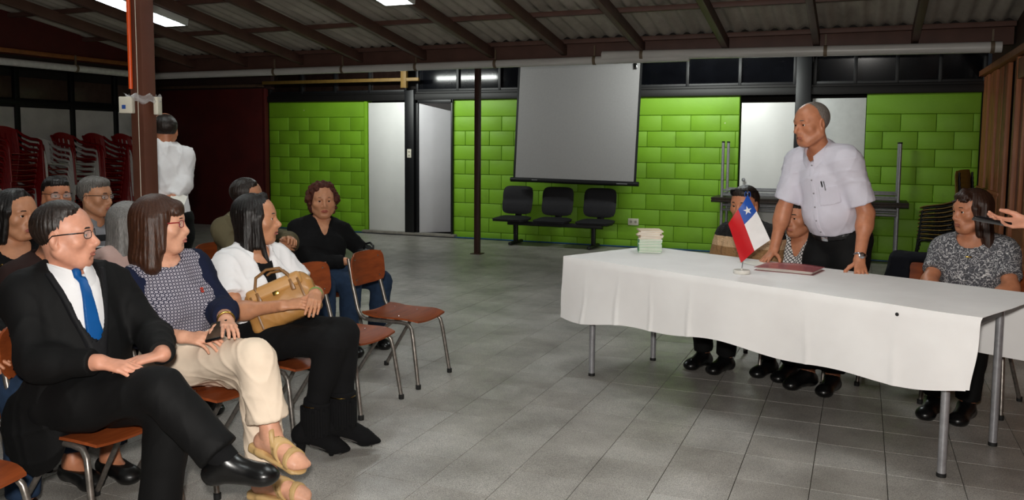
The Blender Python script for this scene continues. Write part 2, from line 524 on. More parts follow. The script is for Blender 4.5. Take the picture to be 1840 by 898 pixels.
# pipes
def pipe(name, label, a, b, r, brackets):
    a, b = Vector(a), Vector(b)
    t = thing(name, label, 'pipe', a)
    MB().tube([(0, 0, 0), b - a], r, 20).build('tube', M_PIPE, t)
    for f in brackets:
        p = (b - a) * f; d = (b - a).normalized()
        c = MB(); ringp = [p + Vector((0, 0, 0))]
        c.tube([p - d * .02, p + d * .02], r + .006, 20)
        c.box(p + Vector((0, 0, .09)), (.02, .02, .2))
        c.build('bracket', plain('bracket_tan', '6d5d4a', .6), t)
    return t
pipe('drain_pipe', 'long grey-white pipe below the eave beam over the green wall, left section', (-10.62, 10.46, 2.568), (-2.0, 10.46, 2.60), .052, (.28, .42, .56, .70, .86))
pipe('drain_pipe', 'thicker white pipe under the eave beam, right section reaching the wooden partition', (-3.1, 10.45, 2.648), (1.33, 10.45, 2.60), .06, (.115, .60, .98))
pipe('drain_pipe', 'white pipe under the eave on the left above the stacked plastic chairs', (-10.66, 0.5, 2.56), (-10.66, 10.45, 2.575), .05, (.3, .5, .7, .86))

# ------------------------------------------------------------------ right: wooden partition
XP = 1.40
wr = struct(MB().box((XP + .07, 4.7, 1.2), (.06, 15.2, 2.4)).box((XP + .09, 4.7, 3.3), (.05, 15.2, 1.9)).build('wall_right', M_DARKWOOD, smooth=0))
for zc in (2.46,): MB().box((XP - .02, 4.7, zc), (.1, 15.2, .07), .006).build('top_rail', M_PLANKS, wr)
MB().box((XP - .01, 11.4, 1.02), (.05, 1.9, .04), .005).build('mid_rail', M_PLANKS, wr)
y = 12.2; k = 0
while y > 10.1:
    MB().box((XP + (.0 if k % 2 else .012), y, 1.21), (.045, .2 if k < 3 else .28, 2.42), .005).build('plank', M_PLANKS, wr)
    y -= .32 if k < 3 else .42; k += 1
# framed leaves with dark glass
for (ya, yb_) in ((9.75, 8.75), (8.7, 7.7), (7.65, 6.65), (6.6, 5.6), (5.55, 4.55), (4.5, 3.5), (3.45, 2.45), (2.4, 1.4)):
    yc = (ya + yb_) / 2; wd = ya - yb_
    MB().box((XP, ya - .06, 1.21), (.06, .12, 2.42), .005).build('stile', M_PLANKS, wr)
    MB().box((XP, yb_ + .06, 1.21), (.06, .12, 2.42), .005).build('stile', M_PLANKS, wr)
    MB().box((XP, yc, 2.30), (.05, wd - .24, .2), .005).build('rail', M_PLANKS, wr)
    MB().box((XP, yc, .82), (.05, wd - .24, .14), .005).build('rail', M_PLANKS, wr)
    MB().box((XP, yc, .16), (.05, wd - .24, .32), .005).build('rail', M_PLANKS, wr)
    MB().box((XP, yc, 1.55), (.04, .05, 1.4), .005).build('muntin', M_PLANKS, wr)
    MB().box((XP + .02, yc, 1.55), (.012, wd - .24, 1.4)).build('pane', M_GLASSDK, wr, smooth=0)
    MB().box((XP + .015, yc, .53), (.02, wd - .24, .46)).build('panel', M_PLANKS, wr, smooth=0)
# unseen lights added behind the eave beam to brighten the block wall
def washlight(x, label, power, zz=2.74):
    t = thing('added_washlight', label, 'lamp', (x, 10.68, zz), 0, 'added lights behind the eave beam')
    MB().box((0, 0, .03), (1.26, .06, .045), .005).build('housing', plain('white_enamel', 'd8d8d6', .4, var=.03), t)
    MB().tube([(-.6, .03, -.005), (.6, .03, -.005)], .0135, 12).build('tube', emis('added_tube_glow', 'f4f8ff', 2.5), t)
    la = bpy.data.lights.new('lamp', 'AREA'); la.shape = 'RECTANGLE'; la.size = 1.2; la.size_y = .04; la.energy = power; la.color = (.95, 1.0, .95)
    lo = bpy.data.objects.new('lamp', la); COL.objects.link(lo); lo.parent = t; lo.location = (0, .05, -.02); lo.rotation_euler = (R(68), 0, 0)
    return t
washlight(-6.7, 'added unseen batten behind the eave beam before the white doors', WASH_W)
washlight(-2.0, 'added unseen batten behind the eave beam over the stacked tables', WASH_W * 1.1, 2.855)
# rest of the hall outside the frame
M_CREAM = plain('hall_wall', '9a958c', .8)
struct(MB().box((-2.8, -3.0, 2.2), (17, .1, 4.6)).build('wall_front', M_CREAM, smooth=0))
struct(MB().box((3.6, 4.95, 1.9), (4.2, .1, 3.8)).build('wall_return', M_CREAM, smooth=0)) if False else None

# ------------------------------------------------------------------ posts
def post(x, y, w, label, h):
    o = MB().box((0, 0, h / 2), (w, w, h), .008)
    o.box((0, 0, .006), (w + .08, w + .08, .012), .003)
    return o
t = thing('roof_post', 'thick square brown steel post with orange conduit among the seated audience', 'post', (-4.12, 3.98, 0))
HB = roof_z(3.98) + .05
post(0, 0, .105, '', HB).build('column', M_BROWN, t)
cond = MB().tube([(-.03, -.066, 1.84), (-.03, -.066, HB)], .0125, 12)
cond.build('conduit', plain('orange_conduit', 'e0521a', .35, var=.05), t)
MB().tube([(-.03, -.066, 2.42), (-.03, -.066, 2.52)], .0155, 12).build('yellow_tape', plain('yellow_tape', 'd8b92a', .4), t)
MB().tube([(.015, -.055, .9), (.01, -.055, HB)], .0022, 6).build('cable', M_IVORY, t)
pb = thing('junction_box', 'white plastic junction box wrapped in clear plastic on brown post', 'box', (-4.12, 3.98, 1.74), R(22.5))
MB().box((-.058, -.098, 0), (.08, .05, .10), .006).build('box', M_IVORY, pb)
MB().box((.088, .0, 0), (.028, .07, .11), .006).build('side_box', M_IVORY, pb)
MB().box((-.066, -.1245, -.012), (.022, .003, .024)).build('blue_sticker', plain('blue_sticker', '2b4f9c', .4), pb, smooth=0)
wrp = NT('clear_wrap'); wrp.b.inputs['Roughness'].default_value = .12; wrp.b.inputs['Alpha'].default_value = .35; wrp.b.inputs['Base Color'].default_value = lin('e8e8ea')
def wfn(u, v):
    a = u * 2 * math.pi; rr = .094 + .010 * math.sin(5 * a + 7 * v) + .008 * math.sin(11 * a + 3 * v)
    return (rr * math.cos(a) * 1.0, -.01 + rr * math.sin(a) * 1.05, .015 + .05 * v + .010 * math.sin(7 * a))
MB().grid(wfn, 60, 5).build('plastic_wrap', wrp.m, pb)
t = thing('roof_pole', 'slim dark brown round pole standing before the green wall', 'pole', (-4.895, 10.57, 0))
MB().box((0, 0, 1.34), (.075, .075, 2.68), .01).build('shaft', plain('dark_brown_pole', '3a211a', .45), t)
MB().box((0, 0, .006), (.15, .15, .012), .002).build('foot_plate', plain('dark_brown_pole', '3a211a', .45), t)

# ------------------------------------------------------------------ fluorescent fixtures
M_TUBEL = emis('lit_tube', 'f4f8ff', 14.0)
M_FIX = plain('white_enamel', 'd8d8d6', .4, var=.03)
M_LOUV = plain('mirror_louvre', 'cfd4da', .12, metal=.9, var=.05)
def fixture(x, yc, label, power=1.):
    L, Wd = 1.26, .36
    z = roof_z(yc) - .10
    t = thing('ceiling_light', label, 'ceiling light', (x, yc, z), 0, 'louvred fluorescent lights under the roof')
    t.rotation_euler = (-ra, 0, 0)
    b = MB().box((0, 0, .055), (Wd, L, .01)).box((-Wd / 2, 0, .02), (.012, L, .085), .002).box((Wd / 2, 0, .02), (.012, L, .085), .002).box((0, -L / 2, .02), (Wd, .012, .085), .002).box((0, L / 2, .02), (Wd, .012, .085), .002)
    b.build('housing', M_FIX, t)
    for dx in (-.085, .085): MB().tube([(dx, -.6, .030), (dx, .6, .030)], .0135, 12).build('tube', M_TUBEL, t)
    lv = MB()
    for k in range(1, 12): lv.box((0, -L / 2 + L * k / 12, -.008), (Wd - .02, .004, .03))
    lv.box((0, 0, -.008), (.004, L - .02, .03)).box((-.168, 0, 0), (.006, L - .02, .05)).box((.168, 0, 0), (.006, L - .02, .05))
    lv.build('louvre', M_LOUV, t, smooth=0)
    la = bpy.data.lights.new('lamp', 'AREA'); la.shape = 'RECTANGLE'; la.size = Wd - .04; la.size_y = L - .06; la.energy = LAMP_W * power; la.color = (.93, 1.0, .96); la.spread = R(180)
    lo = bpy.data.objects.new('lamp', la); COL.objects.link(lo); lo.parent = t; lo.location = (0, 0, .047)
    return t
for yc, nm in ((7.62, 'near the green wall'), (4.1, 'over the middle of the hall'), (.6, 'behind the viewpoint')):
    for x, nx in ((-7.95, 'left'), (-4.62, 'centre'), (-1.2, 'right')):
        fixture(x, yc - (.0 if x < -5 else .25 if x < -4 else 0), 'louvred fluorescent ceiling light %s, %s of its row' % (nm, nx), {7.62: .5, 4.1: .55, .6: .42}[yc] * (.6 if x < -7 else 1.))
# ------------------------------------------------------------------ school chair
M_PLY = mat_wood('orange_plywood', '6e3217', '8f4620', .5, axis=(1.2, 9, 9), scale=3.5)
M_EDGE = plain('pale_ply_edge', '8a5a30', .5)
for _n in M_PLY.node_tree.nodes:
    if _n.type == 'BSDF_PRINCIPLED': _n.inputs['Specular IOR Level'].default_value = .22
def make_chair(label, group='school chairs with orange plywood seats', M_PLY=M_PLY, M_TUBE=M_TUBE):
    """origin on the floor between the four feet; the sitter faces +y"""
    t = thing('school_chair', label, 'chair', group=group)
    def seat(u, v):
        x = (u - .5) * .40; y = -.19 + .41 * v
        rr = 1 - .10 * max(0, abs(u - .5) * 2 - .6) * (1 if v > .8 else .5)
        x *= (1 - .10 * (max(0, v - .75) / .25) ** 2 - .14 * (max(0, .15 - v) / .15) ** 2)
        z = .425 + .014 * (abs(u - .5) * 2) ** 2 - .020 * max(0, v - .7) ** 2 / .09 + .012 * max(0, .25 - v) / .25 - .006 * math.sin(math.pi * v)
        return (x, y, z)
    MB().grid(seat, 12, 12, .011).build('seat', M_PLY, t)
    def back(u, v):
        a = (u - .5) * 2; b = (v - .5) * 2
        # superellipse outline
        n = (abs(a) ** 4 + abs(b) ** 4) ** .25 if (a or b) else 1
        m = max(abs(a), abs(b))
        s = m / n if n > 0 else 1
        x = a * s * .195; z = .705 + b * s * .108
        return (x, -.235 - .035 * (1 - a * a) - .10 * (z - .6), z)
    MB().grid(lambda u, v: back(1 - u, v), 14, 10, .010).build('backrest', M_PLY, t)
    for s in (-1, 1):
        fr = [(s * .165, -.295, .78), (s * .165, -.262, .60), (s * .168, -.225, .46), (s * .17, -.205, .42), (s * .172, -.17, .402), (s * .175, -.10, .40), (s * .18, .10, .402), (s * .185, .155, .395), (s * .192, .182, .365), (s * .198, .195, .31), (s * .214, .24, .015)]
        MB().tube(fr, .0125, 10).build('side_frame', M_TUBE, t)
        MB().tube([(s * .17, .02, .392), (s * .175, -.02, .36), (s * .205, -.24, .015)], .0115, 10).build('leg', M_TUBE, t)
        for (x, y) in ((s * .214, .24), (s * .205, -.24)):
            MB().lathe([(.0145, 0), (.0165, .004), (.0165, .028), (.0135, .03)], (x, y, 0), 12).build('foot_cap', M_RUBBER, t)
    MB().tube([(-.172, .02, .392), (.172, .02, .392)], .011, 10).build('cross_bar', M_TUBE, t)
    MB().tube([(-.172, -.13, .394), (.172, -.13, .394)], .010, 10).build('cross_bar', M_TUBE, t)
    for (x, y, z, n) in ((-.12, .05, .432, 0), (.12, .05, .432, 0), (-.12, -.12, .436, 0), (.12, -.12, .436, 0)):
        MB().lathe([(.006, 0), (.006, .0015), (.001, .003)], (x, y, z - .003), 10).build('rivet', M_CHROME, t)
    for (x, z) in ((-.14, .77), (.14, .77), (-.14, .64), (.14, .64)):
        MB().lathe([(.006, 0), (.006, .0015), (.001, .003)], (x, -.247 - .10 * (z - .6) - .0, z), 10, Matrix.Rotation(R(-90), 3, 'X')).build('rivet', M_CHROME, t)
    return t
CX = -2.73
chair0 = make_chair('empty orange plywood school chair at the end of the front row, nearest the slim pole')
chair0.location = (CX, 4.73, 0); chair0.rotation_euler = (0, 0, R(-90))
def chair(x, y, label, rz=-90):
    return copy_tree(chair0, None, (x, y, 0), (0, 0, R(rz)), label)
chair(CX, 4.09, 'empty orange school chair beside the person holding the tan handbag', -91)
chair(CX, 3.50, 'school chair under the person in white shirt with tan handbag', -90)
chair(CX, 2.95, 'school chair under the person in beige trousers', -89)
chair(CX - .02, 2.36, 'school chair under the person in black suit', -90)
chair(CX - .02, 1.72, 'empty orange school chair cut by the left edge, beside the black suit', -90)
chair(-3.72, 5.24, 'school chair under the person in black sweater near the green wall', -90)
chair(-3.95, 4.66, 'school chair under the person in khaki jacket with folded arms', -90)
chair(-3.86, 3.46, 'school chair under the person in dusty pink top', -90)
chair(-3.64, 2.88, 'school chair under the person in brown top behind the black suit', -90)
chair(-3.38, 2.10, 'school chair under the person whose hand shows at left edge', -90)
chair(-4.04, 3.03, 'school chair under the person with the studded neckline', -90)
chair(-4.70, 4.06, 'school chair under the person in the striped polo shirt', -90)
chair(-5.30, 4.26, 'school chair under the person with white collar in back row', -90)
TA = R(-26.26); TE = Vector((math.cos(TA), math.sin(TA), 0)); TN = Vector((-math.sin(TA), math.cos(TA), 0)); T0 = Vector((-1.597, 5.258, 0))
FACE_T = math.degrees(TA) + 180
chair(-.66, 6.00, 'school chair under the person in the tan knit poncho', FACE_T)
chair(-.24, 5.93, 'school chair behind the standing speaker, under the lattice blouse', FACE_T - 4)
chair(.66, 5.62, 'school chair under the person in grey paisley blouse', FACE_T + 6)

chair(.315, 5.865, 'school chair with a dark jacket over its back, beside the paisley blouse', FACE_T + 4)
# ------------------------------------------------------------------ long table with cloth
LT, WT, ZTOP = 2.225, .632, .79
t = thing('folding_table', 'long folding table with grey steel legs under the white cloth', 'table', T0, TA)
x0, x1, y0, y1 = -.135, LT + .135, -.125, WT + .125
MB().box(((x0 + x1) / 2, (y0 + y1) / 2, ZTOP - .014), (x1 - x0, y1 - y0, .028), .003).build('table_top', plain('dark_table_edge', '1d1816', .5), t)
for (x, y) in ((0, 0), (LT, 0), (LT, WT), (0, WT)):
    MB().tube([(x, y, .01), (x, y, ZTOP - .03)], .0195, 16).build('leg', M_STEEL, t)
    MB().lathe([(.0215, 0), (.0215, .018), (.019, .02)], (x, y, 0), 16).build('foot_cap', M_RUBBER, t)
for y in (0, WT): MB().box((LT / 2, y, ZTOP - .06), (LT, .02, .06), .002).build('apron', plain('grey_apron', '5b5a5c', .5), t)
for x in (0, LT): MB().box((x, WT / 2, ZTOP - .075), (.03, WT, .075), .003).build('apron', plain('grey_apron', '5b5a5c', .5), t)
M_CLOTH = NT('white_tablecloth')
M_CLOTH.b.inputs['Roughness'].default_value = .8; M_CLOTH.b.inputs['Sheen Weight'].default_value = .2
_mp = M_CLOTH.coord('Object'); _n = M_CLOTH.noise(_mp, 2.5, 3); _r_ = M_CLOTH.ramp(_n, 'Fac', [(.3, 'e6e3e2'), (.7, 'f1efee')]); M_CLOTH.base((_r_, 0))
_w = M_CLOTH.noise(_mp, 420, 2); M_CLOTH.bump(_w, 'Fac', .12, .001)
M_CLOTH = M_CLOTH.m
def cloth():
    # profile across: front hem -> front edge -> top -> back edge -> back hem ; u along the length
    xe0, xe1 = x0 - .005, x1 + .05
    FD, BD = .385, .36
    def prof(u, v):
        x = xe0 + (xe1 - xe0) * u
        fd = FD - .045 * u + .018 * math.sin(u * 9 + 1) + .012 * math.sin(u * 23)
        tot_f, tot_t, tot_b = .40, .25, .35
        fold = 0
        for xf, wd, am in ((.085, .006, .007), (.19, .006, .009), (.29, .005, .008), (.40, .006, .009), (.68, .006, .007), (.86, .008, .007), (.5, .05, .010), (.93, .04, .012)):
            fold += am * math.exp(-((u - xf) / wd) ** 2)
        if v < tot_f:
            k = v / tot_f; d = fd * (1 - k)           # distance below top
            sway = (.012 + .020 * math.sin(u * 7.3 + .5) + .012 * math.sin(u * 17) + fold) * (d / FD) ** 1.2
            return Vector((x + .004 * math.sin(d * 20 + u * 30) + (.03 * (d / FD) if u > .985 else 0) * -1, y0 - .006 - sway - .008 * min(1, d / .03), ZTOP + .004 - d + (.004 if d < .004 else 0)))
        v2 = (v - tot_f) / (1 - tot_f)
        if v2 < .55:
            k = v2 / .55; y = y0 - .006 + (y1 - y0 + .012) * k
            return Vector((x, y, ZTOP + .0045 + .0012 * math.sin(x * 14 + y * 9) + .0015 * math.exp(-((y - (y0 + y1) / 2) / .01) ** 2)))
        k = (v2 - .55) / .45; d = BD * k
        return Vector((x, y1 + .006 + (.015 * math.sin(u * 8 + 2) + .02) * k ** 1.2, ZTOP + .004 - d))
    root = MB().grid(prof, 260, 60, .0022)
    return root
# left end flap
tc = thing('tablecloth', 'white cloth draped over the long table', 'tablecloth', T0, TA)
cloth().build('cloth', M_CLOTH, tc, smooth=60)
def endflap(u, v):
    y = y0 - .012 + (y1 - y0 + .024) * u; d = .33 * v
    return Vector((x0 - .006 - .02 * v - .015 * v * math.sin(u * 7), y, ZTOP + .005 - d))
MB().grid(endflap, 30, 14, .0022).build('end_flap', M_CLOTH, tc, smooth=60)
MB().lathe([(.009, 0), (.008, .0015), (.001, .002)], (2.05, y0 - .0205, ZTOP - .035), 10, Matrix.Rotation(R(90), 3, 'X')).build('burn_mark', M_RUBBER, tc)

# booklets
M_PAPER = plain('paper', 'e9e6dd', .8, var=.04)
bx = T0 + TE * 0 + Vector((0, 0, 0))
BK = Vector((-1.33, 5.70, ZTOP + .006))
M_GREENP = plain('green_print_paper', '8fc79a', .7, var=.18, nscale=30)
M_PINKP = plain('cream_print_paper', 'e3cdb4', .7, var=.12, nscale=25)
zc = 0
for k in range(14):
    green = k < 8
    h = .011 if green else .009
    w = (.155, .205, h)
    m = M_GREENP if green else M_PINKP
    a = R(-26 + rnd.uniform(-3, 3) * (.5 if green else 2.2) + 42)
    o = thing('booklet', ('mint green booklet, number %s from the bottom of the neat stack on the table' if green else 'cream booklet, number %s from the bottom of the stack, on top of the green ones') % ['one', 'two', 'three', 'four', 'five', 'six', 'seven', 'eight', 'nine', 'ten', 'eleven', 'twelve', 'thirteen', 'fourteen'][k], 'booklet', BK + Vector((rnd.uniform(-.004, .004), rnd.uniform(-.004, .004), zc)), a, 'booklets stacked on the table')
    MB().box((0, 0, h / 2), (w[0] - .004, w[1] - .004, h - .003), 0).build('pages', M_PAPER, o, smooth=0)
    MB().box((0, 0, .0006), (w[0], w[1], .0012)).box((0, 0, h - .0006), (w[0], w[1], .0012)).box((-w[0] / 2, 0, h / 2), (.0012, w[1], h)).build('cover', m, o, smooth=0)
    zc += h + .0004
# red plastic folder with papers
M_RED = NT('translucent_red_folder'); M_RED.b.inputs['Base Color'].default_value = lin('c4636a'); M_RED.b.inputs['Roughness'].default_value = .22; M_RED.b.inputs['Alpha'].default_value = .55; M_RED = M_RED.m
fo = thing('plastic_folder', 'translucent red plastic folder with papers lying on the table', 'folder', (-.37, 5.17, ZTOP + .006), TA + R(14))
def leaf(z, mat, w, d, rot, nm):
    m = Matrix.Rotation(rot, 3, 'Z')
    MB().box(m @ Vector((0, 0, z)), (w, d, .0015), 0, m).build(nm, mat, fo, smooth=0)
leaf(.001, M_RED, .34, .25, 0, 'back_cover')
for k in range(5): leaf(.004 + .003 * k, M_PAPER, .315, .225, R(rnd.uniform(-3, 3)), 'sheet')
MB().grid(lambda u, v: ((u - .5) * .34, (v - .5) * .25, .019 + .008 * math.sin(math.pi * u) * (.4 + .6 * v)), 10, 8, .0012).build('front_cover', M_RED, fo)
sh = tag(MB().box((0, 0, .0008), (.21, .297, .0012)).build('paper_sheet', M_PAPER, smooth=0), 'loose white paper sheet on the table beside the red folder', 'paper')
sh.location = (-.52, 5.36, ZTOP + .0065); sh.rotation_euler = (0, 0, TA + R(70))
# table flag of Chile pattern: pole, base, cloth panels
fg = thing('table_flag', 'small red, white and blue flag with a white star on a table stand', 'flag', (-.612, 4.925, ZTOP + .006), 0)
MB().lathe([(.046, 0), (.048, .003), (.048, .016), (.044, .02), (.006, .021), (.005, .03), (.001, .031)], (0, 0, 0), 28).build('base', plain('white_marble', 'd8d4cc', .25, var=.08, nscale=30), fg)
MB().tube([(0, 0, .02), (.004, .0, .06), (.018, .012, .455)], .0028, 8).build('pole', M_CHROME, fg)
MB().lathe([(.002, 0), (.006, .006), (.002, .014)], (.018, .012, .455), 10).build('finial', M_CHROME, fg)
FE = (Vector((_r.x, _r.y, 0))).normalized()          # flag hangs facing the hall
FN = Vector((-_f.x, -_f.y, 0)).normalized()
# corners (local metres: right, up)
top = (.017, .452); lft = (-.090, .285); bot = (-.008, .062); rgt = (.150, .195)
def fpt(a, b):
    # a along hoist (top->left->bot side) 0..1 ; b across 0..1 (top->right)
    x = (1 - a) * ((1 - b) * top[0] + b * rgt[0]) + a * ((1 - b) * lft[0] + b * bot[0])
    z = (1 - a) * ((1 - b) * top[1] + b * rgt[1]) + a * ((1 - b) * lft[1] + b * bot[1])
    wv = .012 * math.sin(3.0 * b + 1.5 * a) + .010 * math.sin(6 * a + 2 * b) + .012
    return FE * x + FN * wv + Vector((0, 0, z))
SAT = lambda n, c: plain(n, c, .35, var=.06, coat=.3)
M_FR, M_FW, M_FB = SAT('flag_red', 'c4161f'), SAT('flag_white', 'eceaea'), SAT('flag_blue', '1d4fa8')
def panel(a0, a1, b0, b1, m, nm):
    n = 16
    MB().grid(lambda u, v: fpt(a0 + (a1 - a0) * u, b0 + (b1 - b0) * v), n, n, .0012).build(nm, m, fg, smooth=70)
panel(0, .5, 0, .36, M_FB, 'blue_canton')
panel(0, .5, .36, 1, M_FW, 'white_stripe')
panel(.5, 1, 0, 1, M_FR, 'red_stripe')
star = []
for k in range(10):
    r_ = (1. if k % 2 == 0 else .39); an = math.pi / 2 + k * math.pi / 5 + .25
    star.append((r_ * math.cos(an), r_ * math.sin(an)))
c0 = fpt(.25, .19)
sv = []
for off in (.0014, .003):
    for (sx, sy) in star: sv.append(c0 + FE * (.0255 * sx) + Vector((0, 0, .0255 * sy)) + FN * (off + .001))
mb = MB(); mb.add(sv, [tuple(range(10, 20)), tuple(range(9, -1, -1))] + [(i, (i + 1) % 10, 10 + (i + 1) % 10, 10 + i) for i in range(10)])
mb.build('star', M_FW, fg, smooth=0)
MB().tube([(.018 + .03 * math.cos(q) * .5, .012, .45 + .018 * math.sin(2 * q)) for q in [k * math.pi / 10 for k in range(21)]], .0016, 6).build('ribbon', M_FB, fg)

# ------------------------------------------------------------------ projection screen
scn = thing('projection_screen', 'pull-down projection screen with black borders hanging before the green wall', 'screen', (-3.93, 12.0, 0))
M_SCR = plain('screen_fabric', '9b9999', .85, var=.03, nscale=40)
A, B = Vector((-.99, .10, 2.72)), Vector((.945, .10, 2.72)); Cc, D = Vector((.93, -.09, .985)), Vector((-.985, -.09, 1.01))
def quad(a, b, c, d, u, v): return (a * (1 - u) + b * u) * (1 - v) + (d * (1 - u) + c * u) * v
MB().grid(lambda u, v: quad(A, B, Cc, D, .018 + .964 * u, v), 4, 4, .002).build('screen_fabric', M_SCR, scn)
MB().grid(lambda u, v: quad(A, B, Cc, D, .02 * u, v) + Vector((0, .001, 0)), 2, 4, .002).build('black_border', M_BLACK, scn)
MB().grid(lambda u, v: quad(A, B, Cc, D, .98 + .02 * u, v) + Vector((0, .001, 0)), 2, 4, .002).build('black_border', M_BLACK, scn)
MB().tube([D + Vector((-.04, 0, -.02)), Cc + Vector((.04, 0, -.02))], .034, 14).build('bottom_bar', M_BLACK, scn)
MB().box(((A + B) / 2 + Vector((0, .04, .05))), (2.08, .09, .09), .01).build('case', M_BLACK, scn)
MB().box(B + Vector((-.10, -.03, -.06)), (.05, .02, .09), .004).build('catch', M_CHROME, scn)
MB().box(D + Vector((.36, -.036, -.02)), (.09, .004, .012)).build('maker_plate', M_STEEL, scn, smooth=0)
MB().box(Cc + Vector((-.2, -.036, -.02)), (.16, .004, .012)).build('maker_plate', M_STEEL, scn, smooth=0)

# ------------------------------------------------------------------ three-seat beam bench
bn = thing('beam_bench', 'black three-seat waiting bench on a beam below the projection screen', 'bench', (-4.24, 11.95, 0), R(0))
M_UPH = plain('black_upholstery', '1b1a1f', .75, var=.15, nscale=30, bump=.2, bscale=200)
def pad(cx, cy, cz, w, d, h, tilt, nm):
    def fn(u, v):
        a, b = (u - .5) * 2, (v - .5) * 2
        n = (abs(a) ** 5 + abs(b) ** 5) ** .2 or 1; s = max(abs(a), abs(b)) / n
        x, q = a * s * w / 2, b * s * d / 2
        e = 1 - max(abs(a), abs(b)) ** 6
        return Vector((x, q, h * (.45 + .55 * e) * .9 - .012 * math.exp(-(b / .18) ** 2)))
    M = Matrix.Rotation(tilt, 3, 'X')
    mb = MB().grid(fn, 18, 18, .035)
    mb.v = [tuple(M @ Vector(p) + Vector((cx, cy, cz))) for p in mb.v]
    return mb.build(nm, M_UPH, bn, smooth=50)
for sx in (-.655, .0, .665):
    pad(sx, -.13, .385, .53, .46, .05, R(2), 'seat_pad')
    pad(sx, .115, .665, .50, .44, .05, R(78), 'back_pad')
    MB().box((sx, .14, .42), (.1, .03, .3), .004, Matrix.Rotation(R(-12), 3, 'X')).build('back_bracket', M_BLACK, bn)
MB().box((0, -.05, .325), (1.5, .07, .06), .006).build('beam', M_BLACK, bn)
for sx in (-.62, .62):
    MB().box((sx, -.05, .17), (.06, .06, .28), .006).build('leg', M_BLACK, bn)
    MB().box((sx, -.05, .03), (.055, .50, .045), .015).build('foot', M_BLACK, bn)

# ------------------------------------------------------------------ stacked folding tables by the wall
M_EDGEW = plain('worn_brown_top', '6a5238', .5, var=.3)
def folding(label, loc, flip):
    t = thing('folding_table', label, 'table', loc)
    s = -1 if flip else 1
    MB().box((0, 0, s * .0), (2.45, .62, .03), .004).build('table_top', plain('dark_top_edge', '2b211b', .5), t)
    MB().box((0, 0, -s * .0175), (2.44, .61, .005)).build('laminate', M_EDGEW, t, smooth=0) if False else MB().box((0, 0, s * .0175), (2.44, .61, .005)).build('laminate', M_EDGEW, t, smooth=0)
    for x in (-1.09, 1.10):
        for y in (-.24, .24):
            MB().tube([(x, y, -s * .015), (x, y, -s * .765)], .0195, 14).build('leg', M_STEEL, t)
            MB().lathe([(.021, 0), (.021, .02)], (x, y, -s * .765 - .01), 12).build('foot_cap', M_RUBBER, t)
        MB().box((x, 0, -s * .06), (.03, .48, .03), .003).build('apron', M_STEEL, t)
    for y in (-.24, .24):
        for zz in (.05, .115): MB().box((0, y, -s * zz), (2.18, .022, .028), .003).build('rail', M_STEEL, t)
    return t
folding('folding table standing against the green wall behind the speaker, lower of two', (-.66, 11.95, .775), False)
folding('folding table stacked upside down with legs pointing up behind the speaker', (-.66, 11.95, .812), True)

# ------------------------------------------------------------------ stack of school chairs at right
M_OLD = plain('old_yellow_ply', '7d6226', .5, var=.2)
chair1 = make_chair('x', 'stacked school chairs by the partition', M_OLD, plain('black_chair_tube', '1b1a1b', .35, metal=.5, var=.2))
for k in range(9):
    c = copy_tree(chair1, None, (0, 0, 0), (0, 0, R(96)), 'dark-framed school chair in the tall stack beside wooden partition, %s from the bottom' % ['first', 'second', 'third', 'fourth', 'fifth', 'sixth', 'seventh', 'eighth', 'topmost, ninth'][k])
    c.location = (.93 + .010 * k, 11.45, .052 * k); c.rotation_euler = (R(-1.2 * k), 0, R(60))
for ch_ in list(chair1.children): bpy.data.objects.remove(ch_)
bpy.data.objects.remove(chair1)

# ------------------------------------------------------------------ stacked plastic armchairs at the left wall
M_PRED = plain('red_plastic', '8a0f12', .35, var=.08); M_PWHITE = plain('white_plastic', 'd4d1cc', .4, var=.05)
def plastic_mesh(matl):
    parts = []
    def seat(u, v):
        return ((u - .5) * (.44 - .04 * v), .22 - .44 * v, .42 - .02 * v + .012 * (2 * u - 1) ** 2)
    parts.append(('seat', MB().grid(seat, 6, 6, -.012)))
    # back with slots: top band + slats
    def bk(u, v, z0, z1, x0, x1):
        z = z0 + (z1 - z0) * v; x = x0 + (x1 - x0) * u
        return (x, -.22 - .16 * (z - .4) + .05 * (x / .22) ** 2, z)
    top_ = MB().grid(lambda u, v: (lambda p: (p[0], p[1], p[2] - .06 * (p[0] / .22) ** 2))(bk(u, v, .74, .84, -.21, .21)), 8, 2, .012)
    for k in range(5):
        xa = -.20 + k * .09
        top_.grid(lambda u, v, xa=xa: bk(u, v, .42, .76, xa, xa + .055), 1, 4, .012)
    parts.append(('backrest', top_))
    for s in (-1, 1):
        arm = MB().tube([(s * .22, -.25, .78), (s * .26, -.16, .70), (s * .28, -.02, .645), (s * .285, .12, .635), (s * .28, .2, .61), (s * .275, .23, .5), (s * .27, .255, .0)], [.02, .022, .024, .024, .024, .022, .018], 8)
        parts.append(('arm_and_front_leg', arm))
        parts.append(('rear_leg', MB().tube([(s * .21, -.235, .74), (s * .215, -.2, .42), (s * .245, -.27, .0)], [.016, .02, .017], 8)))
        parts.append(('side_rail', MB().box((s * .225, 0, .40), (.025, .42, .05), .006)))
    return [(n, m.mesh(n, matl, 50)) for n, m in parts]
PR, PW = plastic_mesh(M_PRED), plastic_mesh(M_PWHITE)
ordn = ['first', 'second', 'third', 'fourth', 'fifth', 'sixth', 'seventh', 'eighth', 'ninth', 'tenth', 'eleventh', 'twelfth', 'thirteenth', 'fourteenth']
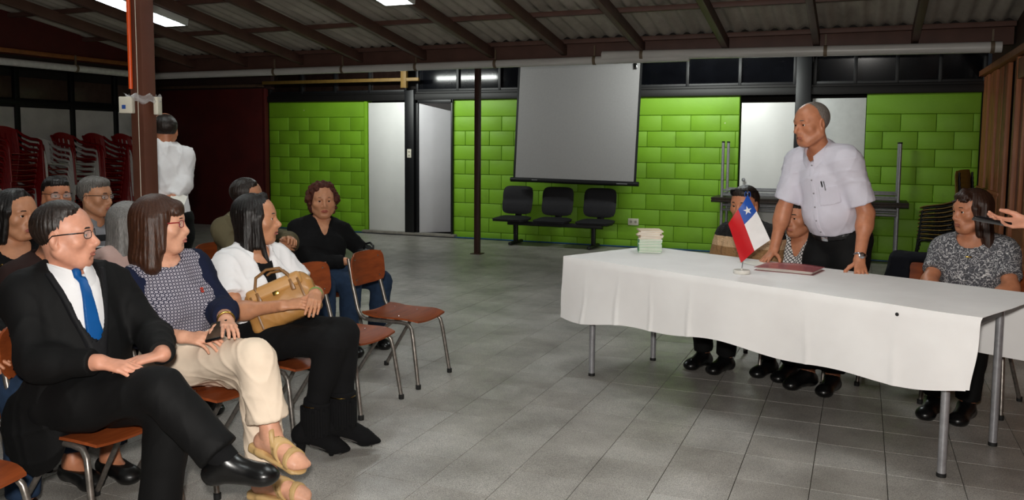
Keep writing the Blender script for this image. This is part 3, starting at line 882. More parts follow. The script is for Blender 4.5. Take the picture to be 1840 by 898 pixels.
# (y, pattern bottom->top, rotation)
stacks = [(8.95, 'rwwrrrrrrrrr', 80, 'nearest the left edge'), (9.55, 'rrrrrrrrrw', 84, 'topped by a white chair'), (10.02, 'rrrrwwwwwwr', 86, 'with six whites under red top'),
          (10.62, 'rrrrrrrrrrr', 84, 'all red, in the middle'), (11.22, 'rrwrrwrwwwr', 86, 'next to the brown post')]
for (yy, pat, rz, where) in stacks:
    for k, ch_ in enumerate(pat):
        src, cn = (PR, 'red') if ch_ == 'r' else (PW, 'white')
        t = thing('plastic_armchair', '%s plastic armchair, %s from floor, stack %s' % (cn, ordn[k], where), 'chair', (-12.05 + .012 * k, yy + .004 * k, .082 * k), R(rz - 170), 'stacked plastic armchairs by the left wall')
        for n, me in src: link(n, me, t)
# ------------------------------------------------------------------ smooth implicit surfaces -> mesh
def V(*a): return np.array(a if len(a) > 1 else a[0], dtype=np.float64)
def nrm(v): v = V(v); return v / (np.linalg.norm(v) + 1e-12)
class Op:
    __slots__ = ('fn', 'lo', 'hi', 'k', 'mode')
    def __init__(s, fn, lo, hi, k, mode): s.fn, s.lo, s.hi, s.k, s.mode = fn, lo, hi, k, mode
def cap(a, b, ra, rb, k=.02, mode='u', sq=None):
    a, b = V(a), V(b); ab = b - a; L2 = float(ab @ ab) + 1e-12; rm = max(ra, rb)
    def fn(x, y, z):
        px, py, pz = x - a[0], y - a[1], z - a[2]
        t = np.clip((px * ab[0] + py * ab[1] + pz * ab[2]) / L2, 0, 1)
        qx, qy, qz = px - t * ab[0], py - t * ab[1], pz - t * ab[2]
        d2 = qx * qx + qy * qy + qz * qz
        if sq is not None:
            ax, f = sq; w = qx * ax[0] + qy * ax[1] + qz * ax[2]
            d2 = d2 + (f * f - 1) * w * w
        return np.sqrt(d2) - (ra + t * (rb - ra))
    e = rm * (1.0 if sq is None else max(1, 1 / sq[1]))
    return Op(fn, np.minimum(a, b) - e, np.maximum(a, b) + e, k, mode)
def ell(c, r, M=None, k=.02, mode='u'):
    c, r = V(c), V(r); M = np.eye(3) if M is None else M
    def fn(x, y, z):
        px, py, pz = x - c[0], y - c[1], z - c[2]
        q = [px * M[0, i] + py * M[1, i] + pz * M[2, i] for i in range(3)]
        k0 = np.sqrt(sum((q[i] / r[i]) ** 2 for i in range(3))) + 1e-9
        k1 = np.sqrt(sum((q[i] / r[i] ** 2) ** 2 for i in range(3))) + 1e-9
        return k0 * (k0 - 1) / k1
    e = np.abs(M) @ r
    return Op(fn, c - e, c + e, k, mode)
def cone(a, b, ra, rb, k=.01, mode='u', rd=.004, sq=None):
    a, b = V(a), V(b); ab = b - a; L = np.linalg.norm(ab); u = ab / L; rm = max(ra, rb)
    def fn(x, y, z):
        px, py, pz = x - a[0], y - a[1], z - a[2]
        t = px * u[0] + py * u[1] + pz * u[2]
        tc = np.clip(t / L, 0, 1)
        qx, qy, qz = px - t * u[0], py - t * u[1], pz - t * u[2]
        d2 = qx * qx + qy * qy + qz * qz
        if sq is not None:
            ax, f = sq; w = qx * ax[0] + qy * ax[1] + qz * ax[2]; d2 = d2 + (f * f - 1) * w * w
        dr = np.sqrt(d2) - (ra + tc * (rb - ra)) + rd
        da = np.maximum(-t, t - L) + rd
        return np.minimum(np.maximum(dr, da), 0) + np.sqrt(np.maximum(dr, 0) ** 2 + np.maximum(da, 0) ** 2) - rd
    return Op(fn, np.minimum(a, b) - rm, np.maximum(a, b) + rm, k, mode)
def rbox(c, h, M=None, rd=.01, k=.01, mode='u'):
    c, h = V(c), V(h) - rd; M = np.eye(3) if M is None else M
    def fn(x, y, z):
        px, py, pz = x - c[0], y - c[1], z - c[2]
        q = [np.abs(px * M[0, i] + py * M[1, i] + pz * M[2, i]) - h[i] for i in range(3)]
        o = np.sqrt(sum(np.maximum(v, 0) ** 2 for v in q))
        return o + np.minimum(np.maximum(np.maximum(q[0], q[1]), q[2]), 0) - rd
    e = np.abs(M) @ (h + rd)
    return Op(fn, c - e, c + e, k, mode)
def plane(pt, n, k=.0):
    """keep the side where (p-pt).n <= 0"""
    pt, n = V(pt), nrm(n)
    return Op(lambda x, y, z: (x - pt[0]) * n[0] + (y - pt[1]) * n[1] + (z - pt[2]) * n[2], None, None, k, 'i')

def inter(op):
    return Op(op.fn, None, None, op.k, 'i')
def surf(ops, o, d, far=.5):
    """outermost point of the smooth union along o + t d"""
    o, d = V(o), nrm(d); t = np.linspace(0, far, 400); p = o[None] + t[:, None] * d[None]; F = np.full(len(t), .3)
    for q in ops:
        if q.mode != 'u': continue
        v = q.fn(p[:, 0], p[:, 1], p[:, 2]); h = np.maximum(q.k - np.abs(F - v), 0) / max(q.k, 1e-6); F = np.minimum(F, v) - h * h * q.k * .25
    i = np.where(F < 0)[0]
    return o + d * (t[i[-1]] if len(i) else 0)

def sdf_mesh(ops, vox, pert=None, lo=None, hi=None):
    us = [o for o in ops if o.mode == 'u']
    L = np.min([o.lo for o in us], 0) - 3 * vox; Hh = np.max([o.hi for o in us], 0) + 3 * vox
    if lo is not None: L = np.maximum(L, lo)
    if hi is not None: Hh = np.minimum(Hh, hi)
    n = np.maximum(np.ceil((Hh - L) / vox).astype(int) + 1, 4)
    ax = [(L[i] + np.arange(n[i]) * vox) for i in range(3)]
    F = np.full(n, .3)
    for o in ops:
        if o.lo is None:
            sl = (slice(None),) * 3
        else:
            m = 1.5 * o.k + 3 * vox
            i0 = np.clip(((o.lo - m - L) / vox).astype(int), 0, n); i1 = np.clip(np.ceil((o.hi + m - L) / vox).astype(int) + 1, 0, n)
            if np.any(i1 <= i0): continue
            sl = tuple(slice(a, b) for a, b in zip(i0, i1))
        d = o.fn(ax[0][sl[0]][:, None, None], ax[1][sl[1]][None, :, None], ax[2][sl[2]][None, None, :])
        A = F[sl]
        if o.mode == 'u':
            r_ = np.minimum(A, d)
            if o.k > 0: h = np.maximum(o.k - np.abs(A - d), 0) / o.k; r_ = r_ - h * h * o.k * .25
        else:
            if o.mode == 's': d = -d
            r_ = np.maximum(A, d)
            if o.k > 0: h = np.maximum(o.k - np.abs(A - d), 0) / o.k; r_ = r_ + h * h * o.k * .25
        F[sl] = r_
    if pert is not None:
        F = F + pert(ax[0][:, None, None], ax[1][None, :, None], ax[2][None, None, :])
    F[0] = F[-1] = .3; F[:, 0] = F[:, -1] = .3; F[:, :, 0] = F[:, :, -1] = .3
    S = F < 0
    nx, ny, nz = n
    acc = np.zeros((nx - 1, ny - 1, nz - 1, 3)); cnt = np.zeros((nx - 1, ny - 1, nz - 1))
    edges = []
    for a in range(3):
        s0 = [slice(None)] * 3; s1 = [slice(None)] * 3; s0[a] = slice(0, -1); s1[a] = slice(1, None)
        cr = S[tuple(s0)] != S[tuple(s1)]
        I = np.argwhere(cr); edges.append((a, I, S[tuple(s0)][cr]))
        if len(I) == 0: continue
        v0 = F[tuple(s0)][cr]; v1 = F[tuple(s1)][cr]
        t = v0 / (v0 - v1)
        P_ = I.astype(float); P_[:, a] += t
        b, c = [(1, 2), (0, 2), (0, 1)][a]
        for db in (0, -1):
            for dc in (0, -1):
                J = I.copy(); J[:, b] += db; J[:, c] += dc
                ok = np.all(J >= 0, 1) & np.all(J < np.array([nx - 1, ny - 1, nz - 1]), 1)
                Jk = J[ok]
                np.add.at(acc, (Jk[:, 0], Jk[:, 1], Jk[:, 2]), P_[ok]); np.add.at(cnt, (Jk[:, 0], Jk[:, 1], Jk[:, 2]), 1)
    act = cnt > 0
    idx = np.full(act.shape, -1, dtype=np.int64); idx[act] = np.arange(act.sum())
    verts = L + vox * acc[act] / cnt[act][:, None]
    quads = []
    for a, I, ins in edges:
        if len(I) == 0: continue
        b, c = [(1, 2), (2, 0), (0, 1)][a]
        def g(db, dc):
            J = I.copy(); J[:, b] += db; J[:, c] += dc; return idx[np.clip(J[:, 0], 0, nx - 2), np.clip(J[:, 1], 0, ny - 2), np.clip(J[:, 2], 0, nz - 2)]
        q = np.stack([g(-1, -1), g(0, -1), g(0, 0), g(-1, 0)], 1)
        q[~ins] = q[~ins][:, ::-1]
        quads.append(q)
    return verts, np.concatenate(quads)

def vnormals(v, q):
    nf = np.cross(v[q[:, 2]] - v[q[:, 0]], v[q[:, 3]] - v[q[:, 1]])
    vn = np.zeros_like(v)
    for i in range(4): np.add.at(vn, q[:, i], nf)
    return vn / (np.linalg.norm(vn, axis=1, keepdims=True) + 1e-12)
def relax(v, q, it=1, lam=.5):
    for _ in range(it):
        s = np.zeros_like(v); c = np.zeros(len(v))
        for i in range(4):
            for j in (1, 3):
                np.add.at(s, q[:, i], v[q[:, (i + j) % 4]]); np.add.at(c, q[:, i], 1)
        v = v * (1 - lam) + lam * s / c[:, None]
    return v
def foldnoise(p, seed, f=58.):
    r = np.random.RandomState(seed); o = np.zeros(len(p))
    for i in range(8):
        d = nrm(r.normal(size=3) * V(1, 1, .55)); d2 = nrm(r.normal(size=3)); fr = f * r.uniform(.5, 1.6)
        ph = p @ d * fr + r.uniform(0, 6.28) + 1.1 * np.sin(p @ d2 * fr * .35 + r.uniform(0, 6))
        o += (1 - np.abs(np.sin(ph * .5))) ** 3 * r.uniform(.4, 1.) * (.5 + .5 * np.sin(p @ d2 * 9 + i))
    return o / 1.6 - .35
def put(name, vq, mats, parent, Minv, zones=None, folds=0, seed=1, rel=0, ff=58.):
    v, q = vq
    if rel: v = relax(v, q, rel)
    if folds:
        v = v + vnormals(v, q) * (foldnoise(v, seed, ff) * folds)[:, None]
    me = bpy.data.meshes.new(name)
    A = np.array(Minv); w = v @ A[:3, :3].T + A[:3, 3]
    me.vertices.add(len(w)); me.vertices.foreach_set('co', w.astype(np.float32).ravel())
    me.loops.add(len(q) * 4); me.loops.foreach_set('vertex_index', q.astype(np.int32).ravel())
    me.polygons.add(len(q)); me.polygons.foreach_set('loop_start', np.arange(len(q), dtype=np.int32) * 4)
    for m in (mats if isinstance(mats, (list, tuple)) else [mats]): me.materials.append(m)
    if zones:
        c = v[q].mean(1); mi = np.zeros(len(q), dtype=np.int32)
        for fn, i in zones: mi[fn(c)] = i
        me.polygons.foreach_set('material_index', mi)
    me.polygons.foreach_set('use_smooth', np.ones(len(q), dtype=bool))
    me.update(calc_edges=True); me.validate()
    return link(name, me, parent)

# ------------------------------------------------------------------ materials for people
def mat_skin(name, c):
    if name in MATS: return MATS[name]
    t = NT(name); b = t.b
    mp = t.coord('Object'); nz = t.noise(mp, 26, 4); cc = lin(c)
    rp = t.ramp(nz, 'Fac', [(.3, (cc[0] * .86, cc[1] * .80, cc[2] * .78, 1)), (.7, (min(1, cc[0] * 1.08), cc[1] * 1.04, cc[2] * 1.03, 1))])
    t.base((rp, 0)); b.inputs['Roughness'].default_value = .48
    b.inputs['Subsurface Weight'].default_value = .08; b.inputs['Subsurface Radius'].default_value = (.012, .005, .003)
    fb = t.noise(mp, 240, 3); t.bump(fb, 'Fac', .1, .001)
    MATS[name] = t.m; return t.m
def mat_hair(name, c1, c2, rough=.38, sc=(130, 130, 7)):
    if name in MATS: return MATS[name]
    t = NT(name); mp = t.coord('Object', sc); nz = t.noise(mp, 2.2, 4, .6)
    rp = t.ramp(nz, 'Fac', [(.3, c1), (.7, c2)]); t.base((rp, 0)); t.b.inputs['Roughness'].default_value = rough
    t.bump(nz, 'Fac', .5, .004); t.b.inputs['Specular IOR Level'].default_value = .4
    MATS[name] = t.m; return t.m
def mat_fabric(name, c, rough=.85, var=.12, weave=.15, sheen=0., nscale=9):
    if name in MATS: return MATS[name]
    t = NT(name); mp = t.coord('Object'); nz = t.noise(mp, nscale, 4); cc = lin(c)
    rp = t.ramp(nz, 'Fac', [(.3, tuple(v * (1 - var) for v in cc[:3]) + (1,)), (.7, tuple(min(1, v * (1 + var)) for v in cc[:3]) + (1,))])
    t.base((rp, 0)); t.b.inputs['Roughness'].default_value = rough; t.b.inputs['Sheen Weight'].default_value = sheen
    w = t.noise(mp, 350, 2); t.bump(w, 'Fac', weave, .0015); t.b.inputs['Specular IOR Level'].default_value = .25
    MATS[name] = t.m; return t.m

# ------------------------------------------------------------------ anatomy
YS = .92      # heads a little shorter front to back
def head_ops(c, M, s=1., fem=False, jaw=1., nose=1., fat=0.):
    T = lambda x, y, z: c + M @ (V(x, y * YS, z) * s)
    E = lambda p, r, k=.02, mode='u', rot=None: ell(T(*p), V(r) * s * V(1, YS, 1), M if rot is None else M @ rot, k * s, mode)
    Cc = lambda a, b, ra, rb, k=.02, mode='u': cap(T(*a), T(*b), ra * s, rb * s, k * s, mode)
    o = [E((0, -.016, .034), (.076, .096, .084)),
         E((0, .018, .030), (.067, .078, .072), .03),
         E((0, .016, -.034), (.058 + fat * .4, .064, .080), .035),
         E((0, .060, -.096), (.023 * jaw + fat * .3, .026, .018), .030)]
    for q in (-1, 1):
        o += [Cc((q * .058, -.006, -.050), (q * .024, .052, -.094), .017 * jaw + fat, .016 * jaw, .035),
              E((q * .045, .055, -.022), (.021 + fat * .4, .021, .020), .025),
              Cc((q * .012, .083, .0235), (q * .045, .072, .0225), .0095, .008, .02)]
    o += [Cc((0, .070, .006), (0, .078, -.036), .014, .020, .016), Cc((0, .078, .022), (0, .087, .004), .0095, .0085, .014), Cc((0, .087, .006), (0, .107 * (.5 + .5 * nose), -.028), .0080, .0098, .009),
          E((0, .1055 * (.55 + .45 * nose), -.0335), (.0110, .0110, .0090), .007), Cc((0, .100, -.038), (0, .086, -.050), .0085, .010, .010)]
    for q in (-1, 1):
        o += [E((q * .0120, .0945, -.0365), (.0085, .0115, .0080), .006),
              E((q * .032, .092, .003), (.0180, .012, .0100), .012, 's'),
              
              
              Cc((q * .0180, .0835, .0065), (q * .032, .0870, .0105), .0036, .0046, .005), Cc((q * .032, .0870, .0105), (q * .047, .0785, .0060), .0046, .0034, .005),
              Cc((q * .018, .0815, -.0015), (q * .033, .0835, -.0070), .0030, .0036, .005), Cc((q * .033, .0835, -.0070), (q * .046, .0770, -.001), .0036, .0030, .005)]
    lw = .0062 if fem else .0048
    o += [E((0, .076, -.062), (.032, .016, .022), .025),
          Cc((-.025, .0810, -.0645), (0, .0958, -.0615), .0032, lw, .007), Cc((.025, .0810, -.0645), (0, .0958, -.0615), .0032, lw, .007),
          Cc((-.023, .0810, -.0680), (0, .0945, -.0728), .0032, lw + .0008, .007), Cc((.023, .0810, -.0680), (0, .0945, -.0728), .0032, lw + .0008, .007),
          E((0, .099, -.0668), (.024, .010, .0016), .003, 's'),
          E((0, .092, -.084), (.018, .010, .006), .012, 's')]
    for q in (-1, 1):
        rot = np.array(Matrix.Rotation(q * R(-18), 3, 'Z')) @ np.array(Matrix.Rotation(R(-8), 3, 'X'))
        o += [E((q * .0785, -.014, -.004), (.0075, .019, .032), .006, 'u', rot), E((q * .086, -.008, .002), (.007, .011, .020), .006, 's', rot), E((q * .078, -.008, -.030), (.007, .010, .011), .006)]
    return o

def brow_mesh(T, q, th=.0035, lift=0.):
    pts = [T(q * .011, .0960, .0230 + lift), T(q * .024, .0955, .0265 + lift), T(q * .038, .0900, .0270 + lift), T(q * .050, .0800, .0215 + lift)]
    return MB().tube(pts, [th, th * 1.15, th, th * .4], 6)

def hand_ops(w, d, n, right, curl=(.25, .3, .35, .4), fan=.07, thumb=.5, s=1., tcurl=.3):
    """w wrist, d finger direction, n back-of-hand normal"""
    d = nrm(d); n = nrm(V(n) - d * (V(n) @ d)); t = np.cross(n, d) if right else np.cross(d, n)
    Lc = lambda a, b, c: w + (t * a + d * b + n * c) * s
    o = [cap(Lc(.012, .0, 0), Lc(-.012, .0, 0), .022 * s, .021 * s, .01, sq=(n, 1.25))]
    kn = [(.027, .088, .002), (.009, .092, .004), (-.009, .087, .002), (-.026, .077, -.001)]
    for i, (a, b, c) in enumerate(kn):
        o.append(cap(Lc(a * .55, .012, -.001), Lc(a, b, c), .0155 * s, .0115 * s, .014, sq=(n, 1.15)))
    seg = [(.043, .026, .021), (.047, .029, .022), (.043, .027, .021), (.034, .021, .018)]
    rad = [.0092, .0094, .0090, .0080]
    for i, (a, b, c) in enumerate(kn):
        p = Lc(a, b, c); an = (i - 1.5) * -fan; cu = 0
        base_d = nrm(d * math.cos(an) + t * math.sin(an))
        for j, l in enumerate(seg[i]):
            cu += curl[i] * (.8, 1.1, .7)[j]
            dd = base_d * math.cos(cu) - n * math.sin(cu)
            q = p + dd * l * s
            o.append(cap(p, q, rad[i] * (1 - .08 * j) * s, rad[i] * (1 - .08 * (j + 1)) * s, .0035 if j else .006)); p = q
    p = Lc(.020, .022, -.006); cu = 0
    for j, l in enumerate((.044, .034, .027)):
        an = thumb - tcurl * j
        dd = nrm(t * math.sin(an + .35) + d * math.cos(an + .35) - n * .28)
        q = p + dd * l * s; o.append(cap(p, q, (.0150, .0115, .0100)[j] * s, (.0115, .0100, .0085)[j] * s, .008)); p = q
    return o

def ik(a, c, l1, l2, pole):
    a, c = V(a), V(c); v = c - a; L = np.linalg.norm(v); u = v / L
    L = min(L, (l1 + l2) * .999); x = (l1 * l1 - l2 * l2 + L * L) / (2 * L); h = math.sqrt(max(l1 * l1 - x * x, 0))
    pl = V(pole) - a; pl = nrm(pl - u * (pl @ u))
    return a + u * x + pl * h

class Person:
    def __init__(self, label, x, y, head_deg, seated=True, w=1., d=1., belly=0., bust=0., s=1., vox=.010, hvox=.0045, **J):
        self.s = s; self.w, self.d, self.belly, self.bust = w, d, belly, bust
        th = R(head_deg); self.h = V(math.cos(th), math.sin(th), 0); self.r = V(math.sin(th), -math.cos(th), 0); self.up = V(0, 0, 1)
        self.root = thing('person', label, 'person', (x, y, 0), th - math.pi / 2)
        self.M = Matrix.Translation((x, y, 0)) @ Matrix.Rotation(th - math.pi / 2, 4, 'Z'); self.Mi = self.M.inverted()
        self.vox, self.hvox = vox, hvox
        o = V(x, y, 0); h, r = self.h, self.r
        z = lambda a: V(0, 0, a)
        D = dict(P=o - h * .03 + z(.525), N=o - h * .07 + z(1.0))
        D.update(J)
        for k_, v_ in list(D.items()):
            if k_ in ('P', 'N', 'H', 'LK', 'RK', 'LA', 'RA', 'LF', 'RF', 'LE', 'RE', 'LW', 'RW', 'LS', 'RS', 'gaze', 'front'): D[k_] = V(v_)
        P, N = D['P'], D['N']
        D.setdefault('gaze', h); D.setdefault('front', h)
        g = nrm(D['gaze']); self.tilt = D.get('tilt', 0.)
        gr = nrm(np.cross(g, V(0, 0, 1))); gu = np.cross(gr, g)
        if self.tilt: ca, sa = math.cos(self.tilt), math.sin(self.tilt); gr, gu = gr * ca + gu * sa, gu * ca - gr * sa
        self.HM = np.stack([gr, g, gu], 1)
        D.setdefault('H', N + z(.17) + h * .035)
        self.upv = nrm(N - P)
        f = nrm(D['front']); rr = nrm(np.cross(f, self.upv)); ff = np.cross(self.upv, rr)
        self.BM = np.stack([rr, ff, self.upv], 1)
        sw = .152 * w * s
        D.setdefault('LS', N - rr * sw - self.upv * .045); D.setdefault('RS', N + rr * sw - self.upv * .045)
        ph = nrm(h * .6 + V(D['front']) * .4); pr = nrm(np.cross(ph, V(0, 0, 1)))
        D['LH'] = P - pr * .088 * w; D['RH'] = P + pr * .088 * w
        D.setdefault('LK', P + h * .45 - r * .10 + z(-.02)); D.setdefault('RK', P + h * .45 + r * .10 + z(-.02))
        D.setdefault('LA', D['LK'] * V(1, 1, 0) - h * .02 + z(.085)); D.setdefault('RA', D['RK'] * V(1, 1, 0) - h * .02 + z(.085))
        D.setdefault('LF', h); D.setdefault('RF', h)
        D.setdefault('LW', D['LK'] - h * .12 + z(.085)); D.setdefault('RW', D['RK'] - h * .12 + z(.085))
        for q, sg in (('L', -1), ('R', 1)):
            if q + 'E' not in D:
                D[q + 'E'] = ik(D[q + 'S'], D[q + 'W'], .285 * s, .255 * s, D[q + 'S'] + rr * sg * .25 - self.upv * .5 - ff * D.get('elback', .3))
        self.D = D
    def T(self, x, y, z): return self.D['H'] + self.HM @ (V(x, y * YS, z) * self.hs)
    hs = 1.09
    def torso(self, i=0., k=.06):
        D, w, d, B = self.D, self.w, self.d, self.BM; P, N = D['P'], D['N']; up, ff, rr = B[:, 2], B[:, 1], B[:, 0]; L = np.linalg.norm(N - P)
        at = lambda t, f=0.: P + (N - P) * t + ff * f
        o = [ell(at(.05), (.160 * w + i, .120 * d + i, .125 + i), B, k), ell(at(.36, .012 + self.belly * .5), (.142 * w + self.belly * .3 + i, .108 * d + self.belly * .6 + i, .15 + i), B, k),
             ell(at(.68, .008), (.152 * w + i, .112 * d + i, .185 + i), B, k),
             cap(D['LS'] * .84 + D['RS'] * .16 , D['RS'] * .84 + D['LS'] * .16, .054 + i, .054 + i, k, sq=None)]
        nb = N + up * .035 - ff * .01
        for q in 'LR': o.append(cap(nb, D[q + 'S'] * .8 + N * .2 + up * .012, .048 + i, .046 + i, .05))
        if self.bust:
            for sg in (-1, 1): o.append(ell(at(.60, .088 * d) + rr * sg * .072 * w, (.068 * self.bust + i, .062 * self.bust + i, .066 * self.bust + i), B, .05))
        return o
    def arm(self, q, t0=0., t1=2., i=0., flat=False):
        """t: 0 shoulder .. 1 elbow .. 2 wrist"""
        D, a = self.D, self.w ** .5; S_, E_, W_ = D[q + 'S'], D[q + 'E'], D[q + 'W']; o = []
        am = self.D.get('armr', 1.) * a
        ru = lambda t: (.049 - .008 * t) * am + i
        rf = lambda t: (.0425 - .0145 * t) * am + i
        f = cone if flat else cap
        o.append(cap(S_, S_ + (E_ - S_) * .12, .053 * am + i, .051 * am + i, .045))
        if t1 <= 1: o.append(f(S_, S_ + (E_ - S_) * t1, ru(0), ru(t1), .03)); return o
        o.append(cap(S_, E_, ru(0), ru(1), .03))
        o.append(f(E_ - nrm(W_ - E_) * .005, E_ + (W_ - E_) * (t1 - 1), rf(0), rf(t1 - 1), .03))
        if not flat or t1 > 1.3: o.append(ell(E_ + (W_ - E_) * .25, (.043 * am + i,) * 3, None, .04))
        return o
    def leg(self, q, i=0., t1=1., flat=False, flare=0.):
        D = self.D; l = self.D.get('legr', 1.) * self.w ** .5; H_, K_, A_ = D[q + 'H'], D[q + 'K'], D[q + 'A']
        o = [cap(H_, K_, .086 * l + i, .060 * l + i, .05), ell(H_ + (K_ - H_) * .3, (.088 * l + i,) * 3, None, .06)]
        e = K_ + (A_ - K_) * t1
        o.append((cone if flat else cap)(K_, e, .058 * l + i, (.042 + .016 * (1 - t1)) * l + i + flare, .03))
        bk = nrm(np.cross(np.cross(K_ - H_, A_ - K_), A_ - K_)); 
        o.append(cap(K_ + (A_ - K_) * .12 + bk * .0, K_ + (A_ - K_) * .42, .055 * l + i, .050 * l + i, .03))
        return o
    def neck(self, i=0.):
        D = self.D; T = self.T
        return [cap(T(0, -.028, -.045), D['N'] + self.BM[:, 1] * .0 - self.upv * .01, .052 * self.s + i, .060 * self.s + i, .022)]
    def foot(self, q, i=0., toes=False):
        D = self.D; A_ = D[q + 'A']; f = nrm(D[q + 'F']); u = nrm(D.get(q + 'U', (0, 0, 1))); sd = nrm(np.cross(f, u)); u = np.cross(sd, f)
        hp = A_ - u * .050 - f * .035; tp = A_ - u * .060 + f * .135
        ex = []
        if toes:
            sg = 1 if q == 'R' else -1
            for j in range(5): ex.append(cap(tp + sd * sg * (.028 - .0145 * j) + f * (.0), tp + sd * sg * (.027 - .0145 * j) * -1 * -1 + f * ((.058, .062, .056, .048, .038)[4 - j]) - u * .006, .012, (.0085, .0085, .0085, .009, .0115)[j], .004))
        return ex + [cap(A_, hp, .036 + i, .030 + i, .03), cap(hp, tp + u * .005, .030 + i, .028 + i, .03), cap(A_ + f * .02 - u * .02, tp, .034 + i, .026 + i, .03, sq=(sd, .92)), ell(tp + f * .012, (.042 + i, .045 + i, .022 + i), np.stack([sd, f, u], 1), .03)]
    # ---- builders
    def body(self, skin, lips='b0705f', fem=False, hands=('L', 'R'), feet=True, hp=None, face=True, fc_toes=False, **fc):
        D = self.D; ops = self.torso(-.008) + self.neck()
        for q in 'LR':
            ops += self.arm(q) + self.leg(q, -.004)
            if feet: ops += self.foot(q, -.004)
        parts = [sdf_mesh(ops, self.vox * 1.25)]
        hvx = self.hvox
        ho = head_ops(D['H'], self.HM, self.hs, fem, **fc) + self.neck()
        parts.append(sdf_mesh(ho, hvx))
        hp = hp or {}
        for q in hands:
            a = dict(d=D[q + 'W'] - D[q + 'E'], n=(0, 0, 1)); a.update(hp.get(q, {}))
            fore = cap(D[q + 'E'] * .15 + D[q + 'W'] * .85, D[q + 'W'], (.0425 - .0145 * .85) * self.D.get('armr', 1.) * self.w ** .5, .028 * self.D.get('armr', 1.) * self.w ** .5, .012)
            parts.append(sdf_mesh([fore] + hand_ops(D[q + 'W'], right=(q == 'R'), s=a.pop('s', .97), **a), max(.0034, hvx * .8)))
        if fc_toes:
            for q in 'LR': parts.append(sdf_mesh(self.foot(q, 0, True), .004))
        off = 0; vs = []; qs = []
        for v, f in parts: vs.append(v); qs.append(f + off); off += len(v)
        v = np.concatenate(vs); f = np.concatenate(qs)
        lc, lr = self.T(0, .088, -.0672), None
        HMi = self.HM.T; Hc = D['H']; hs = self.hs
        def inl(c):
            p = (c - Hc) @ HMi.T / hs
            return (np.abs(p[:, 0]) < .0255) & (p[:, 1] > .070) & (p[:, 2] < -.0585 + .0) & (p[:, 2] > -.0785) & (np.abs(p[:, 2] + .0672) < .0105 * (1 - (p[:, 0] / .028) ** 2))
        o = put('body', (v, f), [skin, mat_skin('lips_' + lips, lips)], self.root, self.Mi, [(inl, 1)])
        if face:
            me = MATS.get('eye_white') or plain('eye_white', 'd9d2cc', .2, var=.03); mi_ = MATS.get('iris') or plain('iris', '20120b', .12, var=.2)
            for q in (-1, 1):
                e = MB(); B = Matrix(self.HM.tolist()); C0 = Vector(self.T(q * .0315, .0755, .003))
                rr_ = .0122 * hs; prof = [(rr_ * math.sin(t), rr_ * math.cos(t)) for t in [0.06, .25, .45, .7, 1., 1.4, 1.8, 2.2, 2.6, 3.1]]
                RX = B @ Matrix.Rotation(R(-90), 3, 'X')
                e.cur = 1; e.lathe(prof[:4], C0, 14, RX); e.cur = 0; e.lathe(prof[3:], C0, 14, RX)
                e.v = [tuple(self.Mi @ Vector(p)) for p in e.v]
                e.build('eye', [me, mi_], self.root)
        return o
    def brows(self, mat, th=.0035, lift=0.):
        for q in (-1, 1):
            b = brow_mesh(self.T, q, th, lift); b.v = [tuple(self.Mi @ Vector(p)) for p in b.v]; b.build('eyebrow', mat, self.root)
    def mb(self, name, mbb, mat, smooth=50, parent=None):
        mbb.v = [tuple(self.Mi @ Vector(p)) for p in mbb.v]
        return mbb.build(name, mat, parent or self.root, smooth)
    def add(self, name, ops, mat, vox=None, **kw):
        pert = kw.pop('pert', None)
        if kw.get('folds') and 'rel' not in kw: kw['rel'] = 2
        return put(name, sdf_mesh(ops, vox or self.vox, pert), mat, self.root, self.Mi, **kw)
    def top(self, name, mat, sleeve=2., infl=.012, neck='crew', hem=-.06, folds=.006, seed=1, extra=(), sl=.004, nr=.066, vox=None, zones=None, vdeep=.12):
        D = self.D; ops = self.torso(infl)
        for q in 'LR':
            if sleeve > 0: ops += self.arm(q, 0, sleeve if sleeve < 2 else 1.97, infl + sl, flat=True)
        up, ff = self.upv, self.BM[:, 1]
        ops.append(rbox(D['P'] + up * (hem - .3), (.185 * self.w + self.belly * .4 + infl + .02, .21 + self.belly, .3), self.BM, .004, .006, 's'))
        ops += list(extra)
        N = D['N']
        if neck in ('crew', 'v', 'open'):
            ops.append(cap(N - up * .03 + ff * .02, N + up * .2 + ff * .03, nr, nr + .01, .012, 's'))
        if neck == 'v':
            ops.append(cap(N + ff * .10 + up * .05, N + ff * .15 - up * vdeep, .062, .008, .012, 's'))
        if neck == 'open':
            ops.append(cap(N + ff * .10 + up * .05, N + ff * .15 - up * vdeep * 1.3, .075, .022, .012, 's'))
        if sleeve <= 0:
            for q in 'LR': ops.append(cap(D[q + 'S'] * 1.0, D[q + 'S'] + (D[q + 'S'] - N) * .8, .07, .09, .01, 's'))
        return self.add(name, ops, mat, vox, folds=folds, seed=seed, zones=zones)
    def trousers(self, mat, infl=.010, t1=.93, flare=.012, folds=.006, seed=2, waist=.14, name='trousers', extra=(), vox=None):
        D, P, up = self.D, self.D['P'], self.upv
        ops = [ell(P + up * .02, (.158 * self.w + infl, .122 * self.d + infl, .13 + infl), self.BM, .05), ell(P + (D['N'] - P) * .36 + self.BM[:, 1] * (.012 + self.belly * .5), (.142 * self.w + self.belly * .3 + infl, .108 * self.d + self.belly * .6 + infl, .15), self.BM, .06)]
        for q in 'LR': ops += self.leg(q, infl, t1, True, flare)
        ops.append(rbox(P + up * (waist + .3), (.3, .22 + self.belly, .3), self.BM, .004, .006, 's'))
        ops += list(extra)
        return self.add(name, ops, mat, vox, folds=folds, seed=seed)
